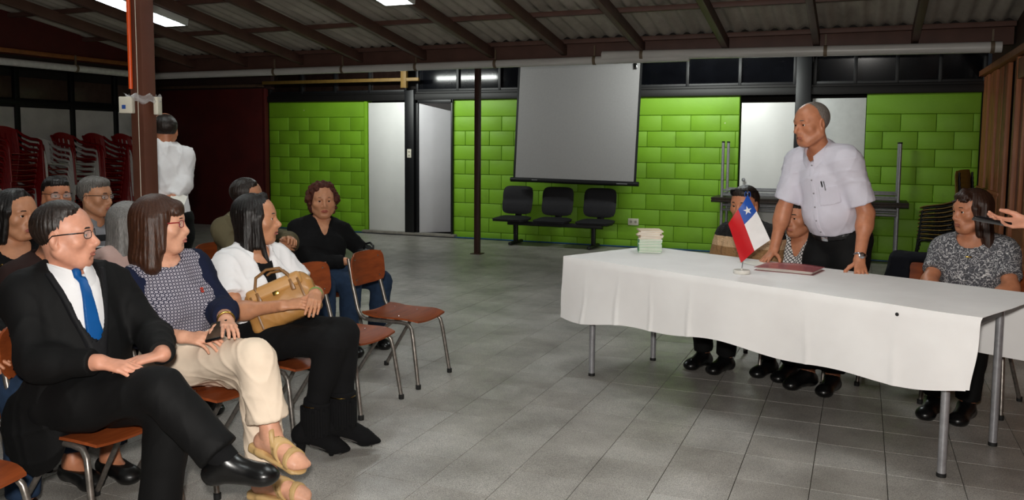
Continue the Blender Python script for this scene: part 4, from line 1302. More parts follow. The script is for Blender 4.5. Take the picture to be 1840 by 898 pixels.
    def shoes(self, mat, infl=.007, sole=True, name='shoe', cut=.035):
        for q in 'LR':
            D = self.D; f = nrm(D[q + 'F']); u = nrm(D.get(q + 'U', (0, 0, 1))); sd = nrm(np.cross(f, u)); u = np.cross(sd, f); A_ = D[q + 'A']
            ops = self.foot(q, infl) + [cap(A_ - u * .085 - f * .05, A_ - u * .085 - f * .02, .012, .012, .01)]
            ops += [plane(A_ + u * cut, u), plane(A_ - u * .092, -u), cap(A_ + u * .01, A_ + u * .1, .036, .05, .004, 's')]
            self.add(name, ops, mat, .006)
    def collar(self, mat, r=.068, h=.038, gap=.5, flare=.012, name='collar', lift=.040, point=.03):
        N, B = self.D['N'], self.BM; up, ff, rr = B[:, 2], B[:, 1], B[:, 0]
        nk = nrm(self.T(0, -.028, -.045) - N)
        def fn(u, v):
            a = gap + (2 * math.pi - 2 * gap) * u         # 0 = front
            e = abs(u - .5) * 2
            rad = r * (1. + .06 * (1 - e)) + flare * abs(v - .55) * 2 * (1.4 if v > .55 else .3)
            hh = h * (v / .55 if v < .55 else 1 - (v - .55) / .45 * (1.0 + point / h * max(0, e - .55) / .45))
            base = N + up * (.012 + lift) + ff * (.012) - up * .062 * e ** 2 + ff * .030 * e ** 2
            return base + rr * (math.sin(a) * rad) + ff * (math.cos(a) * rad * .95) + nk * hh
        return self.mb(name, MB().grid(fn, 36, 8, .0025), mat, 60)
    def glasses(self, mat, lens=True, w=.026, hgt=.017, y=.098, z=.004, rim=.0014, drop=.0):
        g = MB()
        for q in (-1, 1):
            pts = []
            for k in range(20):
                a = 2 * math.pi * k / 20; ca, sa = math.cos(a), math.sin(a)
                x_ = w * math.copysign(abs(ca) ** .6, ca); z_ = hgt * math.copysign(abs(sa) ** .7, sa)
                pts.append(self.T(q * .034 + x_, y - .010 * abs((q * .034 + x_) / .06) ** 2, z + z_))
            g.tube(pts, rim, 6, closed=True)
            g.tube([self.T(q * .059, y - .010, z + .008), self.T(q * .074, y - .030, z + .009), self.T(q * .0795, .02, z + .008), self.T(q * .083, -.015, z + .006), self.T(q * .080, -.035, z - .012)], [rim * 1.3, rim * 1.6, rim * 1.6, rim * 1.5, rim * 1.2], 6)
        g.tube([self.T(-.010, y, z + .004), self.T(0, y + .003, z + .007), self.T(.010, y, z + .004)], rim, 6)
        o = self.mb('glasses', g, mat)
        if lens:
            if 'lens' not in MATS:
                t = NT('lens'); t.b.inputs['Base Color'].default_value = (.9, .93, .95, 1); t.b.inputs['Roughness'].default_value = .03; t.b.inputs['Alpha'].default_value = .12; MATS['lens'] = t.m
            for q in (-1, 1):
                self.mb('lens', MB().grid(lambda u, v: self.T(q * .034 + w * (2 * u - 1) * .95, y - .010 * abs((q * .034 + w * (2 * u - 1)) / .06) ** 2, z + hgt * (2 * v - 1) * .95), 6, 4, .0006), MATS['lens'], 60, o)
        return o
    def ell(self, p, r, k=.02, mode='u', rot=None): return ell(self.T(*p), V(r) * self.hs * V(1, YS, 1), self.HM if rot is None else self.HM @ rot, k, mode)
    def cp(self, a, b, ra, rb, k=.02, mode='u'): return cap(self.T(*a), self.T(*b), ra * self.hs, rb * self.hs, k, mode)
    def strands(self, amp, fr, seed=0):
        Hc, Mt = self.D['H'], self.HM.T
        def fn(x, y, z):
            px, py, pz = x - Hc[0], y - Hc[1], z - Hc[2]
            a = Mt[0, 0] * px + Mt[0, 1] * py + Mt[0, 2] * pz; b = Mt[1, 0] * px + Mt[1, 1] * py + Mt[1, 2] * pz; c = Mt[2, 0] * px + Mt[2, 1] * py + Mt[2, 2] * pz
            th = np.arctan2(a, b + .02)
            return amp * (np.sin(th * fr + 9 * c + seed) + .6 * np.sin(th * fr * 1.9 - 14 * c + seed * 2) + .5 * np.sin(th * fr * .45 + 30 * c))
        return fn
    def hair(self, style, mat, extra=(), amp=.001, fr=38, vox=None, **k):
        E, C_ = self.ell, self.cp
        face = lambda y=.115, z=-.030, r=(.066, .075, .088): E((0, y, z), r, .012, 's')
        if style == 'short':
            o = [E((0, -.020, .040), (.083, .101, .089)), E((0, .045, .085), (.058, .045, .034), .03)]
            o += [face(.125, -.020, (.068, .078, .080)), E((.0, .02, -.10), (.12, .085, .075), .015, 's')]
            o += [E((q * .088, .003, -.016), (.034, .034, .042), .010, 's') for q in (-1, 1)] + [plane(self.T(0, 0, -.072), self.HM @ V(0, -.2, -1))]
        elif style == 'receding':
            o = [E((0, -.022, .040), (.082, .099, .086)), E((0, .000, .090), (.060, .055, .032), .03), E((.03, .03, .092), (.03, .03, .022), .02)]
            o += [E((0, .135, .02), (.064, .095, .10), .015, 's'), E((.0, .02, -.10), (.12, .085, .075), .015, 's')]
            o += [E((q * .088, .003, -.016), (.034, .034, .042), .010, 's') for q in (-1, 1)] + [plane(self.T(0, 0, -.074), self.HM @ V(0, -.2, -1))]
        elif style == 'bald':
            o = [E((0, -.024, .030), (.080, .098, .084))]
            o += [E((0, .075, .085), (.078, .115, .085), .02, 's'), E((0, .06, .0), (.10, .06, .15), .015, 's'), E((.0, .02, -.10), (.12, .085, .075), .015, 's')]
            o += [E((q * .088, .003, -.016), (.034, .034, .042), .010, 's') for q in (-1, 1)] + [plane(self.T(0, 0, -.07), self.HM @ V(0, -.2, -1))]
        elif style == 'thin':
            o = [E((0, -.020, .036), (.0795, .0990, .0865))]
            o += [E((0, .135, .015), (.075, .095, .105), .012, 's'), E((.0, .02, -.10), (.12, .085, .075), .015, 's')]
            o += [E((q * .088, .003, -.016), (.034, .034, .042), .010, 's') for q in (-1, 1)] + [plane(self.T(0, 0, -.07), self.HM @ V(0, -.2, -1))]
        elif style == 'bob':
            o = [E((0, -.020, .042), (.091, .108, .090)), E((0, -.060, -.05), (.092, .074, .13), .04), E((0, -.065, -.125), (.110, .072, .055), .05)]
            for q in (-1, 1): o += [C_((q * .074, -.020, .03), (q * .098, -.030, -.155), .032, .036, .03), C_((q * .068, .022, .05), (q * .082, .016, -.09), .020, .014, .025)]
            o += [face(.120, -.050, (.060, .082, .090)), E((0, .070, .064), (.060, .032, .036), .02), C_((-.052, .083, .048), (.052, .083, .048), .010, .010, .012), plane(self.T(0, -.03, -.185), self.HM @ V(0, -.3, -1))]
        elif style == 'long':
            o = [E((0, -.020, .040), (.085, .103, .088)), E((0, -.062, -.09), (.080, .052, .16), .05), E((0, -.085, -.22), (.095, .042, .10), .05)]
            for q in (-1, 1): o += [C_((q * .070, -.020, .04), (q * .088, -.050, -.22), .026, .030, .03)]
            o += [face(.118, -.028, (.062, .080, .098)), C_((.005, .045, .110), (.070, .032, .02), .014, .014, .02), C_((.005, .045, .110), (-.070, .032, .02), .014, .014, .02), C_((.070, .032, .02), (.078, .010, -.12), .014, .016, .02), C_((-.070, .032, .02), (-.078, .010, -.12), .014, .016, .02)]
        elif style == 'curly':
            rs = np.random.RandomState(k.get('seed', 3)); o = [E((0, -.020, .035), (.090, .105, .090))]
            for i in range(240):
                d_ = nrm(rs.normal(size=3)); 
                if d_[1] > .45 and d_[2] < .55: continue
                if d_[2] < -.75: continue
                rr_ = rs.uniform(.011, .020); o.append(E(V(0, -.022, .012) + d_ * V(.098, .106, .112) * rs.uniform(.95, 1.12), (rr_,) * 3, .006))
            o += [E((0, .125, -.042), (.056, .080, .078), .012, 's')]
        o += list(extra)
        return self.add('hair', o, mat, vox or self.hvox * 1.1, pert=self.strands(amp, fr) if amp else None)
    def band(self, q, t, r, wd, mat, name):
        D = self.D; a, b = D[q + 'E'], D[q + 'W']; p = a + (b - a) * t; d = nrm(b - a)
        ax = nrm(np.cross(d, V(0, 0, 1))); ay = np.cross(d, ax)
        pts = [p + (ax * math.cos(x_) + ay * math.sin(x_)) * r for x_ in np.linspace(0, 2 * math.pi, 24, endpoint=False)]
        return self.mb(name, MB().tube(pts, wd, 8, closed=True), mat)
# ------------------------------------------------------------------ people: materials
SK_A = mat_skin('skin_rosy', 'd49a80'); SK_B = mat_skin('skin_tan', 'c08a68'); SK_C = mat_skin('skin_brown', 'bd7f5e'); SK_D = mat_skin('skin_fair', 'dca78b')
H_BLK = mat_hair('hair_black', '070606', '1d1715'); H_BRN = mat_hair('hair_brown', '23120b', '4f2f1e'); H_DRK = mat_hair('hair_dark_brown', '0e0a08', '2f231d')
H_RED = mat_hair('hair_auburn', '2a1009', '5a2716', .75, sc=(40, 40, 40)); H_GRY = mat_hair('hair_grey', '4d4b49', '8f8c89'); H_SALT = mat_hair('hair_salt', '2a2725', '77716c')
F_BLACK = mat_fabric('black_suiting', '060607', .75, .15); F_WHITE = mat_fabric('white_cotton', 'e9e8ea', .8, .04); F_NAVY = mat_fabric('navy_knit', '131a33', .9, .1)
F_BEIGE = mat_fabric('beige_twill', 'ecd8c2', .8, .06); F_BLK2 = mat_fabric('black_jersey', '08080a', .9, .1); F_JEAN = mat_fabric('blue_denim', '1f3047', .9, .2, .4, nscale=30)
F_KHAKI = mat_fabric('khaki_canvas', '5d553f', .85, .12); F_LAV = mat_fabric('pale_lavender_cotton', 'd3d0dc', .8, .04); F_BROWN = mat_fabric('dark_brown_knit', '2a1a18', .9, .12); F_GREY = mat_fabric('grey_pique', '77777a', .85, .08)
LEATHER = plain('black_shoe_leather', '0a0a0b', .30, var=.2); TAN = plain('tan_leather', 'b07f45', .38, var=.1, nscale=8, bump=.15, bscale=120); TAND = plain('tan_leather_dark', '7d5527', .4)
GOLD = plain('gold_metal', 'a88a45', .25, metal=1.); BLKP = plain('black_plastic', '0c0c0e', .25)
def mat_dots():
    t = NT('navy_medallion_print'); mp = t.coord('Object', (1, 1, 1), (R(90), 0, 0))
    v = t.n('ShaderNodeTexVoronoi', voronoi_dimensions='2D'); v.inputs['Scale'].default_value = 72; v.inputs['Randomness'].default_value = .0; t.l(mp, 0, v, 'Vector')
    r1 = t.ramp(v, 'Distance', [(.08, '20263e'), (.14, 'b9b4bd'), (.33, 'a9a4b0'), (.40, '20233a')])
    v2 = t.n('ShaderNodeTexVoronoi', voronoi_dimensions='2D'); v2.inputs['Scale'].default_value = 72; v2.inputs['Randomness'].default_value = 0.
    m2 = t.n('ShaderNodeMapping'); m2.inputs['Location'].default_value = (.5 / 72, .5 / 72, 0); t.l(mp, 0, m2, 'Vector'); t.l(m2, 0, v2, 'Vector')
    r2 = t.ramp(v2, 'Distance', [(.12, 'a39ba6'), (.2, '23263c')])
    t.base(t.mix(1., (r1, 0), (r2, 0), 'LIGHTEN')); t.b.inputs['Roughness'].default_value = .85; return t.m
def mat_lattice():
    t = NT('white_lattice_print'); mp = t.coord('Object', (1, 1, 1), (R(90), 0, R(45)))
    tc = [x for x in t.t.nodes if x.type == 'TEX_COORD'][0]
    r0 = t.n('ShaderNodeMapping'); r0.inputs['Rotation'].default_value = (R(90), 0, 0); t.l(tc, 'Object', r0, 'Vector')
    r1 = t.n('ShaderNodeMapping'); r1.inputs['Rotation'].default_value = (0, 0, R(45)); t.l(r0, 0, r1, 'Vector')
    v = t.n('ShaderNodeTexVoronoi', voronoi_dimensions='2D', distance='CHEBYCHEV'); v.inputs['Scale'].default_value = 58; v.inputs['Randomness'].default_value = 0.; t.l(r1, 0, v, 'Vector')
    t.base((t.ramp(v, 'Distance', [(.34, 'dedad8'), (.40, '17171b')]), 0)); t.b.inputs['Roughness'].default_value = .85; return t.m
def mat_paisley():
    t = NT('grey_paisley_print'); mp = t.coord('Object'); n1 = t.noise(mp, 22, 2)
    add = t.n('ShaderNodeMix', data_type='RGBA', blend_type='LINEAR_LIGHT'); add.inputs[0].default_value = .07; t.l(mp, 0, add, 6); t.l(n1, 'Color', add, 7)
    v = t.n('ShaderNodeTexVoronoi', voronoi_dimensions='3D'); v.inputs['Scale'].default_value = 13; t.t.links.new(add.outputs[2], v.inputs['Vector'])
    m = t.math('MULTIPLY', (v, 'Distance'), 26.); s_ = t.math('SINE', m)
    r1 = t.ramp(s_[0], 0, [(.12, '5e5e64'), (.38, '87868c'), (.75, 'a3a2a6'), (.92, 'dcdad9')])
    n2 = t.noise(mp, 120, 3); r2 = t.ramp(n2, 'Fac', [(.4, 'b4b4b4'), (.6, 'ffffff')])
    t.base(t.mix(1., (r1, 0), (r2, 0), 'MULTIPLY')); t.b.inputs['Roughness'].default_value = .85; return t.m
def mat_bands(name, stops, extra=None, bumpy=0.):
    """horizontal garment bands by height on the body"""
    t = NT(name); tc = t.n('ShaderNodeTexCoord'); sp = t.n('ShaderNodeSeparateXYZ'); t.l(tc, 'Object', sp, 0)
    lo, hi = stops[0][0], stops[-1][0]
    f = t.math('DIVIDE', t.math('SUBTRACT', (sp, 2), lo), hi - lo)
    r1 = t.ramp(f[0], 0, [((z - lo) / (hi - lo), c) for z, c in stops]); r1.color_ramp.interpolation = 'CONSTANT'
    t.base((r1, 0)); t.b.inputs['Roughness'].default_value = .9
    if bumpy:
        v = t.n('ShaderNodeTexVoronoi'); v.inputs['Scale'].default_value = 90; t.l(tc, 'Object', v, 'Vector'); t.bump(v, 'Distance', bumpy, .006)
    return t.m
SPK = V(-.3, 5.45, 1.66)
def to_speaker(H, toward_cam=0.):
    d = nrm((SPK - V(H)) * V(1, 1, .3)); c = nrm(V(0, 0, 1.5) - V(H)); return nrm(d + c * toward_cam)
Z3 = V(0, 0, 1)
def hd(deg): return V(math.cos(R(deg)), math.sin(R(deg)), 0)
def sock(p, q, t0, mat):
    D = p.D; K_, A_ = D[q + 'K'], D[q + 'A']; p.add('sock', [cone(K_ + (A_ - K_) * t0, A_ + nrm(A_ - K_) * .03, .052, .048, .01)], mat, .007)
def lump(p, name, ops, mat, vox=.005, **k): return p.add(name, ops, mat, vox, **k)

# ---- man in dark suit, front row
p = Person('seated person in black suit, white shirt and blue tie, legs crossed', -2.78, 2.34, 0, w=1.10, d=1.12, belly=.03, vox=.008, hvox=.0035,
           P=(-2.75, 2.31, .53), N=(-2.835, 2.335, .985), H=(-2.822, 2.322, 1.155), front=hd(-16), gaze=to_speaker((-2.82, 2.33, 1.15), .34),
           RE=(-2.73, 2.105, .715), RW=(-2.485, 2.165, .735), LW=(-2.365, 2.34, .735), LE=(-2.57, 2.50, .75),
           RK=(-2.295, 2.245, .645), RA=(-2.045, 2.29, .405), RF=(.88, .34, .02), RU=(-.35, 0, 1.), LK=(-2.33, 2.33, .54), LA=(-2.385, 2.315, .095), LF=(1, -.1, 0))
p.body(SK_A, hp=dict(R=dict(d=(.85, .40, -.20), n=(.1, -.25, 1), curl=(.22, .22, .25, .3), fan=.04, thumb=.15), L=dict(d=(-.62, -.72, -.16), n=(-.1, -.2, 1), curl=(.12, .12, .14, .18), fan=.07)), fat=.003, nose=1.1)
p.hair('receding', H_DRK, amp=.0011, fr=34); p.brows(H_DRK, .0036); p.glasses(BLKP, w=.025, hgt=.014, rim=.0016)
VC = lambda P_, r0, r1, dz: cap(P_.D['N'] + P_.BM[:, 1] * .085 + P_.upv * .06, P_.D['N'] + P_.BM[:, 1] * .17 - P_.upv * dz, r0, r1, .008, 's')
p.top('shirt', F_WHITE, sleeve=1.5, infl=.008, neck='crew', hem=.05, folds=0.0057, nr=.058)
p.collar(F_WHITE, r=.072, h=.044, gap=.30, flare=.016, point=.045)
vcut = VC(p, .090, .022, .42)
tailR = [ell(p.D['P'] + p.r * .13 - p.h * .10 - Z3 * .10, (.075, .15, .17), np.stack([p.r, p.h, Z3], 1), .05), ell(p.D['P'] - p.h * .10 - Z3 * .02, (.18, .09, .12), np.stack([p.r, p.h, Z3], 1), .05)]
jo = p.torso(.024)
for q in 'LR': jo += p.arm(q, 0, 1.92, .020, flat=True)
jo += [rbox(p.D['P'] - p.upv * .40, (.22, .26, .3), p.BM, .004, .006, 's')] + tailR + [vcut, cap(p.D['N'] - p.upv * .02, p.D['N'] + p.upv * .2, .068, .08, .008, 's'),
       ell(p.D['P'] + p.h * .16 + p.upv * .03, (.10, .12, .10), np.stack([p.r, p.h, Z3], 1), .02, 's')]
p.add('jacket', jo, F_BLACK, .008, folds=0.0114, seed=4, ff=45)
lap = p.torso(.033) + [inter(cap(p.D['N'] + p.BM[:, 1] * .085 + p.upv * .07, p.D['N'] + p.BM[:, 1] * .17 - p.upv * .33, .122, .035, 0)), VC(p, .093, .025, .42), plane(p.D['N'] + p.BM[:, 1] * .02, -p.BM[:, 1]), plane(p.D['N'] + p.upv * .03, p.upv)]
p.add('lapel', lap, mat_fabric('black_lapel', '101013', .7, .1), .006)
tr, tu, tn = p.BM[:, 0], p.upv, p.D['N'] - p.BM[:, 0] * .01
def tiefn(x, y, z):
    a = (x - tn[0]) * tr[0] + (y - tn[1]) * tr[1] + (z - tn[2]) * tr[2]; b = -((x - tn[0]) * tu[0] + (y - tn[1]) * tu[1] + (z - tn[2]) * tu[2])
    return np.maximum(np.abs(a - .02 * b) - (.014 + .075 * np.clip(b, 0, .4)), np.maximum(b - .43, -b - .0))
tie = p.torso(.017) + [Op(tiefn, None, None, 0, 'i'), plane(p.D['N'] + p.BM[:, 1] * .05, -p.BM[:, 1])]
tie += [cap(p.D['N'] + p.BM[:, 1] * .080 + p.upv * .018, p.D['N'] + p.BM[:, 1] * .092 - p.upv * .018, .019, .013, .008)]
p.add('necktie', tie, mat_fabric('blue_silk', '0d4f8f', .4, .1), .005)
p.trousers(F_BLACK, infl=.016, t1=.93, flare=.016, seed=6)
sock(p, 'R', .86, F_BLK2); p.shoes(LEATHER)

# ---- woman in patterned navy top
p = Person('seated person with red glasses, patterned navy top and beige trousers', -2.80, 2.92, -12, w=1.02, d=1.10, belly=.02, bust=1.05, vox=.008, hvox=.0035,
           P=(-2.84, 2.92, .53), N=(-2.87, 2.85, .965), H=(-2.865, 2.845, 1.150), front=hd(-14), gaze=to_speaker((-2.87, 2.84, 1.16), .20),
           RE=(-2.86, 2.665, .70), RW=(-2.575, 2.655, .715), LW=(-2.47, 2.80, .765), LE=(-2.66, 2.99, .76),
           RK=(-2.275, 2.745, .645), RA=(-2.195, 2.735, .335), RF=(.93, -.1, -.22), RU=(.2, 0, 1), LK=(-2.34, 2.83, .53), LA=(-2.29, 2.83, .105), LF=(.85, .15, -.05))
p.body(SK_D, fem=True, lips='b87468', hp=dict(R=dict(d=(.9, .25, -.05), n=(-.1, -.5, 1), curl=(.35, .4, .45, .5)), L=dict(d=(.75, -.65, -.1), n=(.1, .1, 1), curl=(.15, .15, .2, .25), fan=.09)), fat=.004, fc_toes=True)
p.hair('bob', H_BRN, amp=.0010); p.brows(H_BRN, .003); p.glasses(plain('red_frame', '8c1420', .25), w=.024, hgt=.014, rim=.0018)
M_DOTS = mat_dots()
fc = p.D['N'] + p.BM[:, 1] * .1; rr_, ff_ = p.BM[:, 0].copy(), p.BM[:, 1].copy(); PN = p.D['N'].copy()
_ta, _tt = p.arm('L', 0, 2., .013) + p.arm('R', 0, 2., .013), p.torso(.013)
def zn(c):
    a = np.min([o.fn(c[:, 0], c[:, 1], c[:, 2]) for o in _ta], 0); b = np.min([o.fn(c[:, 0], c[:, 1], c[:, 2]) for o in _tt], 0)
    return (b < a) & (np.abs((c - PN) @ rr_) < .15) & ((c - PN) @ ff_ > -.03)
p.top('blouse', [F_NAVY, M_DOTS], sleeve=1.62, infl=.013, neck='crew', hem=-.03, folds=0.0095, seed=8, zones=[(zn, 1)], nr=.068)
p.mb('neck_trim', MB().tube([p.D['N'] + p.upv * (.012 - .03 * math.cos(a)) + p.BM[:, 0] * .074 * math.sin(a) + p.BM[:, 1] * (.02 + .082 * math.cos(a)) for a in np.linspace(0, 2 * math.pi, 30, endpoint=False)], .006, 8, closed=True), F_NAVY)
p.trousers(F_BEIGE, infl=.014, t1=.84, flare=.026, seed=9, folds=0.0095)
sp_ = surf(p.torso(.013), p.D['N'] * .72 + p.D['P'] * .28 - p.BM[:, 0] * .07, p.BM[:, 1])
p.mb('pin', MB().box(sp_, (.022, .012, .010), .003).box(sp_ + Z3 * .012, (.014, .008, .012), .002), [plain('pin_red', 'b43a2a', .4)])
p.band('L', .93, .034, .0045, GOLD, 'bracelet'); p.band('L', .90, .034, .003, GOLD, 'bracelet')
SND = plain('tan_sandal', 'c2a06c', .5, var=.1)
for q in 'LR':
    D = p.D; f = nrm(D[q + 'F']); u = nrm(D.get(q + 'U', (0, 0, 1))); sd = nrm(np.cross(f, u)); u = np.cross(sd, f); A_ = D[q + 'A']
    B_ = np.stack([sd, f, u], 1)
    p.add('sandal_sole', [rbox(A_ - u * .092 - f * .04, (.031, .045, .020), B_, .012, .01), rbox(A_ - u * .090 + f * .07, (.040, .105, .009), B_, .008, .02), ell(A_ - u * .090 + f * .165, (.042, .04, .010), B_, .015)], SND, .005)
    st = p.foot(q, .008)
    for (c_, n_, hw) in ((.140, (.1, 1, .25), .012), (.09, (.5, 1, .35), .010), (.045, (-.5, 1, .5), .010)):
        n2 = nrm(sd * n_[0] + f * n_[1] + u * n_[2]); c2 = A_ + f * c_ - u * .045
        p.add('sandal_strap', st + [inter(Op(lambda x, y, z, c2=c2, n2=n2, hw=hw: np.abs((x - c2[0]) * n2[0] + (y - c2[1]) * n2[1] + (z - c2[2]) * n2[2]) - hw, None, None, 0, 'i'))], SND, .005)
    p.add('ankle_strap', [cone(A_ + u * .0 - u * .012, A_ + u * .006, .041, .041, .005)], SND, .005)
ph = thing('mobile_phone', 'dark mobile phone held on the lap in beige trousers', 'phone', (-2.435, 2.70, .745), R(20))
ph.rotation_euler = (R(20), R(-15), R(25))
MB().box((0, 0, 0), (.068, .14, .009), .003).build('phone_body', BLKP, ph); MB().box((0, 0, .0048), (.062, .128, .0006)).build('screen', plain('phone_screen', '2b2f2a', .08), ph, smooth=0)

# ---- woman in white shirt with handbag
p = Person('seated person in white short-sleeved shirt holding a tan handbag', -2.78, 3.46, -8, w=.96, d=1.02, belly=.012, bust=1.0, vox=.008, hvox=.0036,
           P=(-2.83, 3.45, .53), N=(-2.87, 3.45, .945), H=(-2.865, 3.485, 1.125), front=hd(-16), gaze=to_speaker((-2.84, 3.5, 1.12), .16),
           RE=(-2.785, 3.215, .70), RW=(-2.535, 3.255, .745), LW=(-2.445, 3.40, .785), LE=(-2.64, 3.66, .72),
           RK=(-2.29, 3.30, .575), RA=(-2.385, 3.27, .17), RF=(.55, .62, -.35), LK=(-2.28, 3.40, .615), LA=(-2.29, 3.385, .185), LF=(.62, .62, -.35))
p.body(SK_B, fem=True, lips='ad6458', hp=dict(R=dict(d=(.85, .5, .1), n=(-.2, -.6, .8), curl=(.3, .35, .4, .4), fan=.03), L=dict(d=(.5, -.8, -.25), n=(.35, .0, 1), curl=(.35, .35, .38, .4), fan=.03)), nose=1.12)
p.hair('long', H_BLK, extra=[p.cp((-.068, .02, .0), (-.062, .045, -.20), .016, .014, .02), p.cp((.070, .012, .0), (.062, .058, -.24), .018, .010, .02)], amp=.0010); p.brows(H_BLK, .0032)
p.top('undershirt', F_BLK2, sleeve=0, infl=.004, neck='crew', hem=.0, folds=0, nr=.085)
N_, up_, f_, r_c = p.D['N'], p.upv, p.BM[:, 1], p.BM[:, 0]
p.top('shirt', F_WHITE, sleeve=.66, infl=.016, neck='open', hem=-.04, folds=0.0133, seed=12, sl=.014, vdeep=.13, nr=.072)
p.collar(F_WHITE, r=.082, h=.030, gap=.75, flare=.022, point=.05)
p.trousers(F_BLK2, infl=.010, t1=.97, flare=.0, seed=13, folds=0.0076)
SUEDE = mat_fabric('black_suede', '09090b', .95, .2)
for q in 'LR':
    D = p.D; f = nrm(D[q + 'F']); u = Z3; sd = nrm(np.cross(f, u)); fh = nrm(f * V(1, 1, 0)); A_ = D[q + 'A']; K_ = D[q + 'K']; u2 = np.cross(sd, f)
    gz = A_[2]
    bo = p.foot(q, .009) + [cone(A_ + (K_ - A_) * .32, A_, .066, .052, .02), ell(A_ - u2 * .058 + f * .175, (.034, .055, .022), np.stack([sd, f, u2], 1), .02)]
    p.add('boot', bo, SUEDE, .006, folds=0.0057, seed=3)
    hp_ = A_ - u2 * .055 - f * .035
    p.add('boot_heel', [cone(hp_ + u2 * .02, V(hp_[0], hp_[1], max(.0, gz - .18)), .030, .012, .005)], SUEDE, .005)
    p.add('boot_sole', [rbox(A_ - u2 * .082 + f * .10, (.036, .085, .005), np.stack([sd, f, u2], 1), .004, .005)], plain('boot_sole', '3a3836', .5), .004)
    fr = MB()
    for k in range(34):
        a = 2 * math.pi * k / 34; c_ = A_ + (K_ - A_) * .2 + (sd * math.cos(a) + fh * math.sin(a)) * .068
        fr.box(c_ - Z3 * .05, (.011, .004, .13 + .02 * math.sin(k * 2.3)), 0, Matrix.Rotation(a + math.atan2(sd[1], sd[0]) + R(90), 3, 'Z'))
    p.mb('fringe', fr, SUEDE, 0)
    p.mb('studs', MB().tube([A_ + (K_ - A_) * .27 + (sd * math.cos(a) + fh * math.sin(a)) * .062 for a in np.linspace(0, 6.283, 24, endpoint=False)], .003, 6, closed=True), GOLD)
p.band('L', .95, .031, .004, plain('green_band', '5c8a3a', .5), 'bracelet'); p.band('L', .91, .032, .003, GOLD, 'bracelet')
hb = thing('handbag', 'tan leather handbag held on the lap by the person in white shirt', 'handbag', (-2.50, 3.40, .66), R(-78))
Mi = Matrix.Translation((-2.575, 3.375, .635)) @ Matrix.Rotation(R(-152), 4, 'Z') @ Matrix.Rotation(R(14), 4, 'X') @ Matrix.Rotation(R(24), 4, 'Y')
hb.location = Mi.to_translation(); hb.rotation_euler = Mi.to_euler()
I4 = Matrix.Identity(4)
put('bag_body', sdf_mesh([rbox((0, 0, .09), (.175, .055, .09), None, .03, .02), rbox((0, 0, .17), (.15, .04, .05), None, .025, .05), ell((0, .05, .09), (.13, .03, .07), None, .03)], .006), TAN, hb, I4, folds=0.0057, seed=5)
put('bag_flap', sdf_mesh([rbox((0, .030, .185), (.14, .045, .035), None, .02, .02)], .006), plain('tan_leather_light', 'bd8d52', .38, var=.08), hb, I4)
for sy in (-.045, .068):
    MB().tube([(-.085, sy, .17), (-.085, sy, .215), (-.06, sy * 1.1, .262), (0, sy * 1.15, .278), (.06, sy * 1.1, .262), (.085, sy, .215), (.085, sy, .17)], .0075, 10).build('handle', TAND, hb)
    for sx in (-.085, .085): MB().box((sx, sy * 1.02, .165), (.022, .012, .06), .004).build('handle_tab', TAND, hb)
for sx in (-.12, .12): MB().box((sx, .0735, .10), (.012, .004, .17), .001).build('seam_strap', TAND, hb)
MB().box((0, .078, .155), (.03, .006, .02), .002).build('clasp', GOLD, hb)

# ---- curly-haired woman, second row
p = Person('seated person in black sweater and jeans with a black handbag on lap', -3.76, 5.24, -38, w=1.10, d=1.12, belly=.04, bust=1.15, vox=.010, hvox=.0048,
           P=(-3.76, 5.25, .53), N=(-3.76, 5.30, .905), H=(-3.735, 5.30, 1.085), front=hd(-38), gaze=nrm(V(.66, -.72, .03)),
           RK=(-3.36, 5.10, .52), LK=(-3.30, 5.42, .50), RA=(-3.40, 5.12, .09), LA=(-3.34, 5.40, .09), RW=(-3.46, 5.18, .66), LW=(-3.40, 5.40, .66), RE=(-3.68, 5.06, .64), LE=(-3.52, 5.56, .66), RF=(.8, -.5, 0), LF=(.8, -.5, 0))
p.body(SK_B, fem=True, lips='a0564a', fat=.012, hp=dict(R=dict(d=(.6, .5, -.2)), L=dict(d=(.4, -.8, -.2))))
p.hair('curly', H_RED, amp=0); p.brows(H_DRK, .0022)
p.top('sweater', F_BLK2, sleeve=2., infl=.014, neck='v', hem=-.06, folds=0.0114, seed=21, vdeep=.10); p.trousers(F_JEAN, infl=.012, seed=22); p.shoes(LEATHER)
for q in (-1, 1): p.mb('earring', MB().lathe([(.001, -.006), (.005, 0), (.001, .006)], Vector(p.T(q * .079, -.008, -.044)), 10), M_CHROME)
bg = thing('handbag', 'black leather handbag on the lap of the person in black sweater', 'handbag', (-3.34, 5.30, .565), R(-35))
put('bag_body', sdf_mesh([rbox((0, 0, .085), (.14, .06, .085), None, .04, .02)], .008), plain('black_bag_leather', '0d0d0f', .3, bump=.2, bscale=90), bg, I4, folds=0.0095, seed=2)
MB().tube([(-.09, 0, .16), (-.07, .01, .21), (0, .015, .225), (.07, .01, .21), (.09, 0, .16)], .008, 8).build('handle', BLKP, bg)

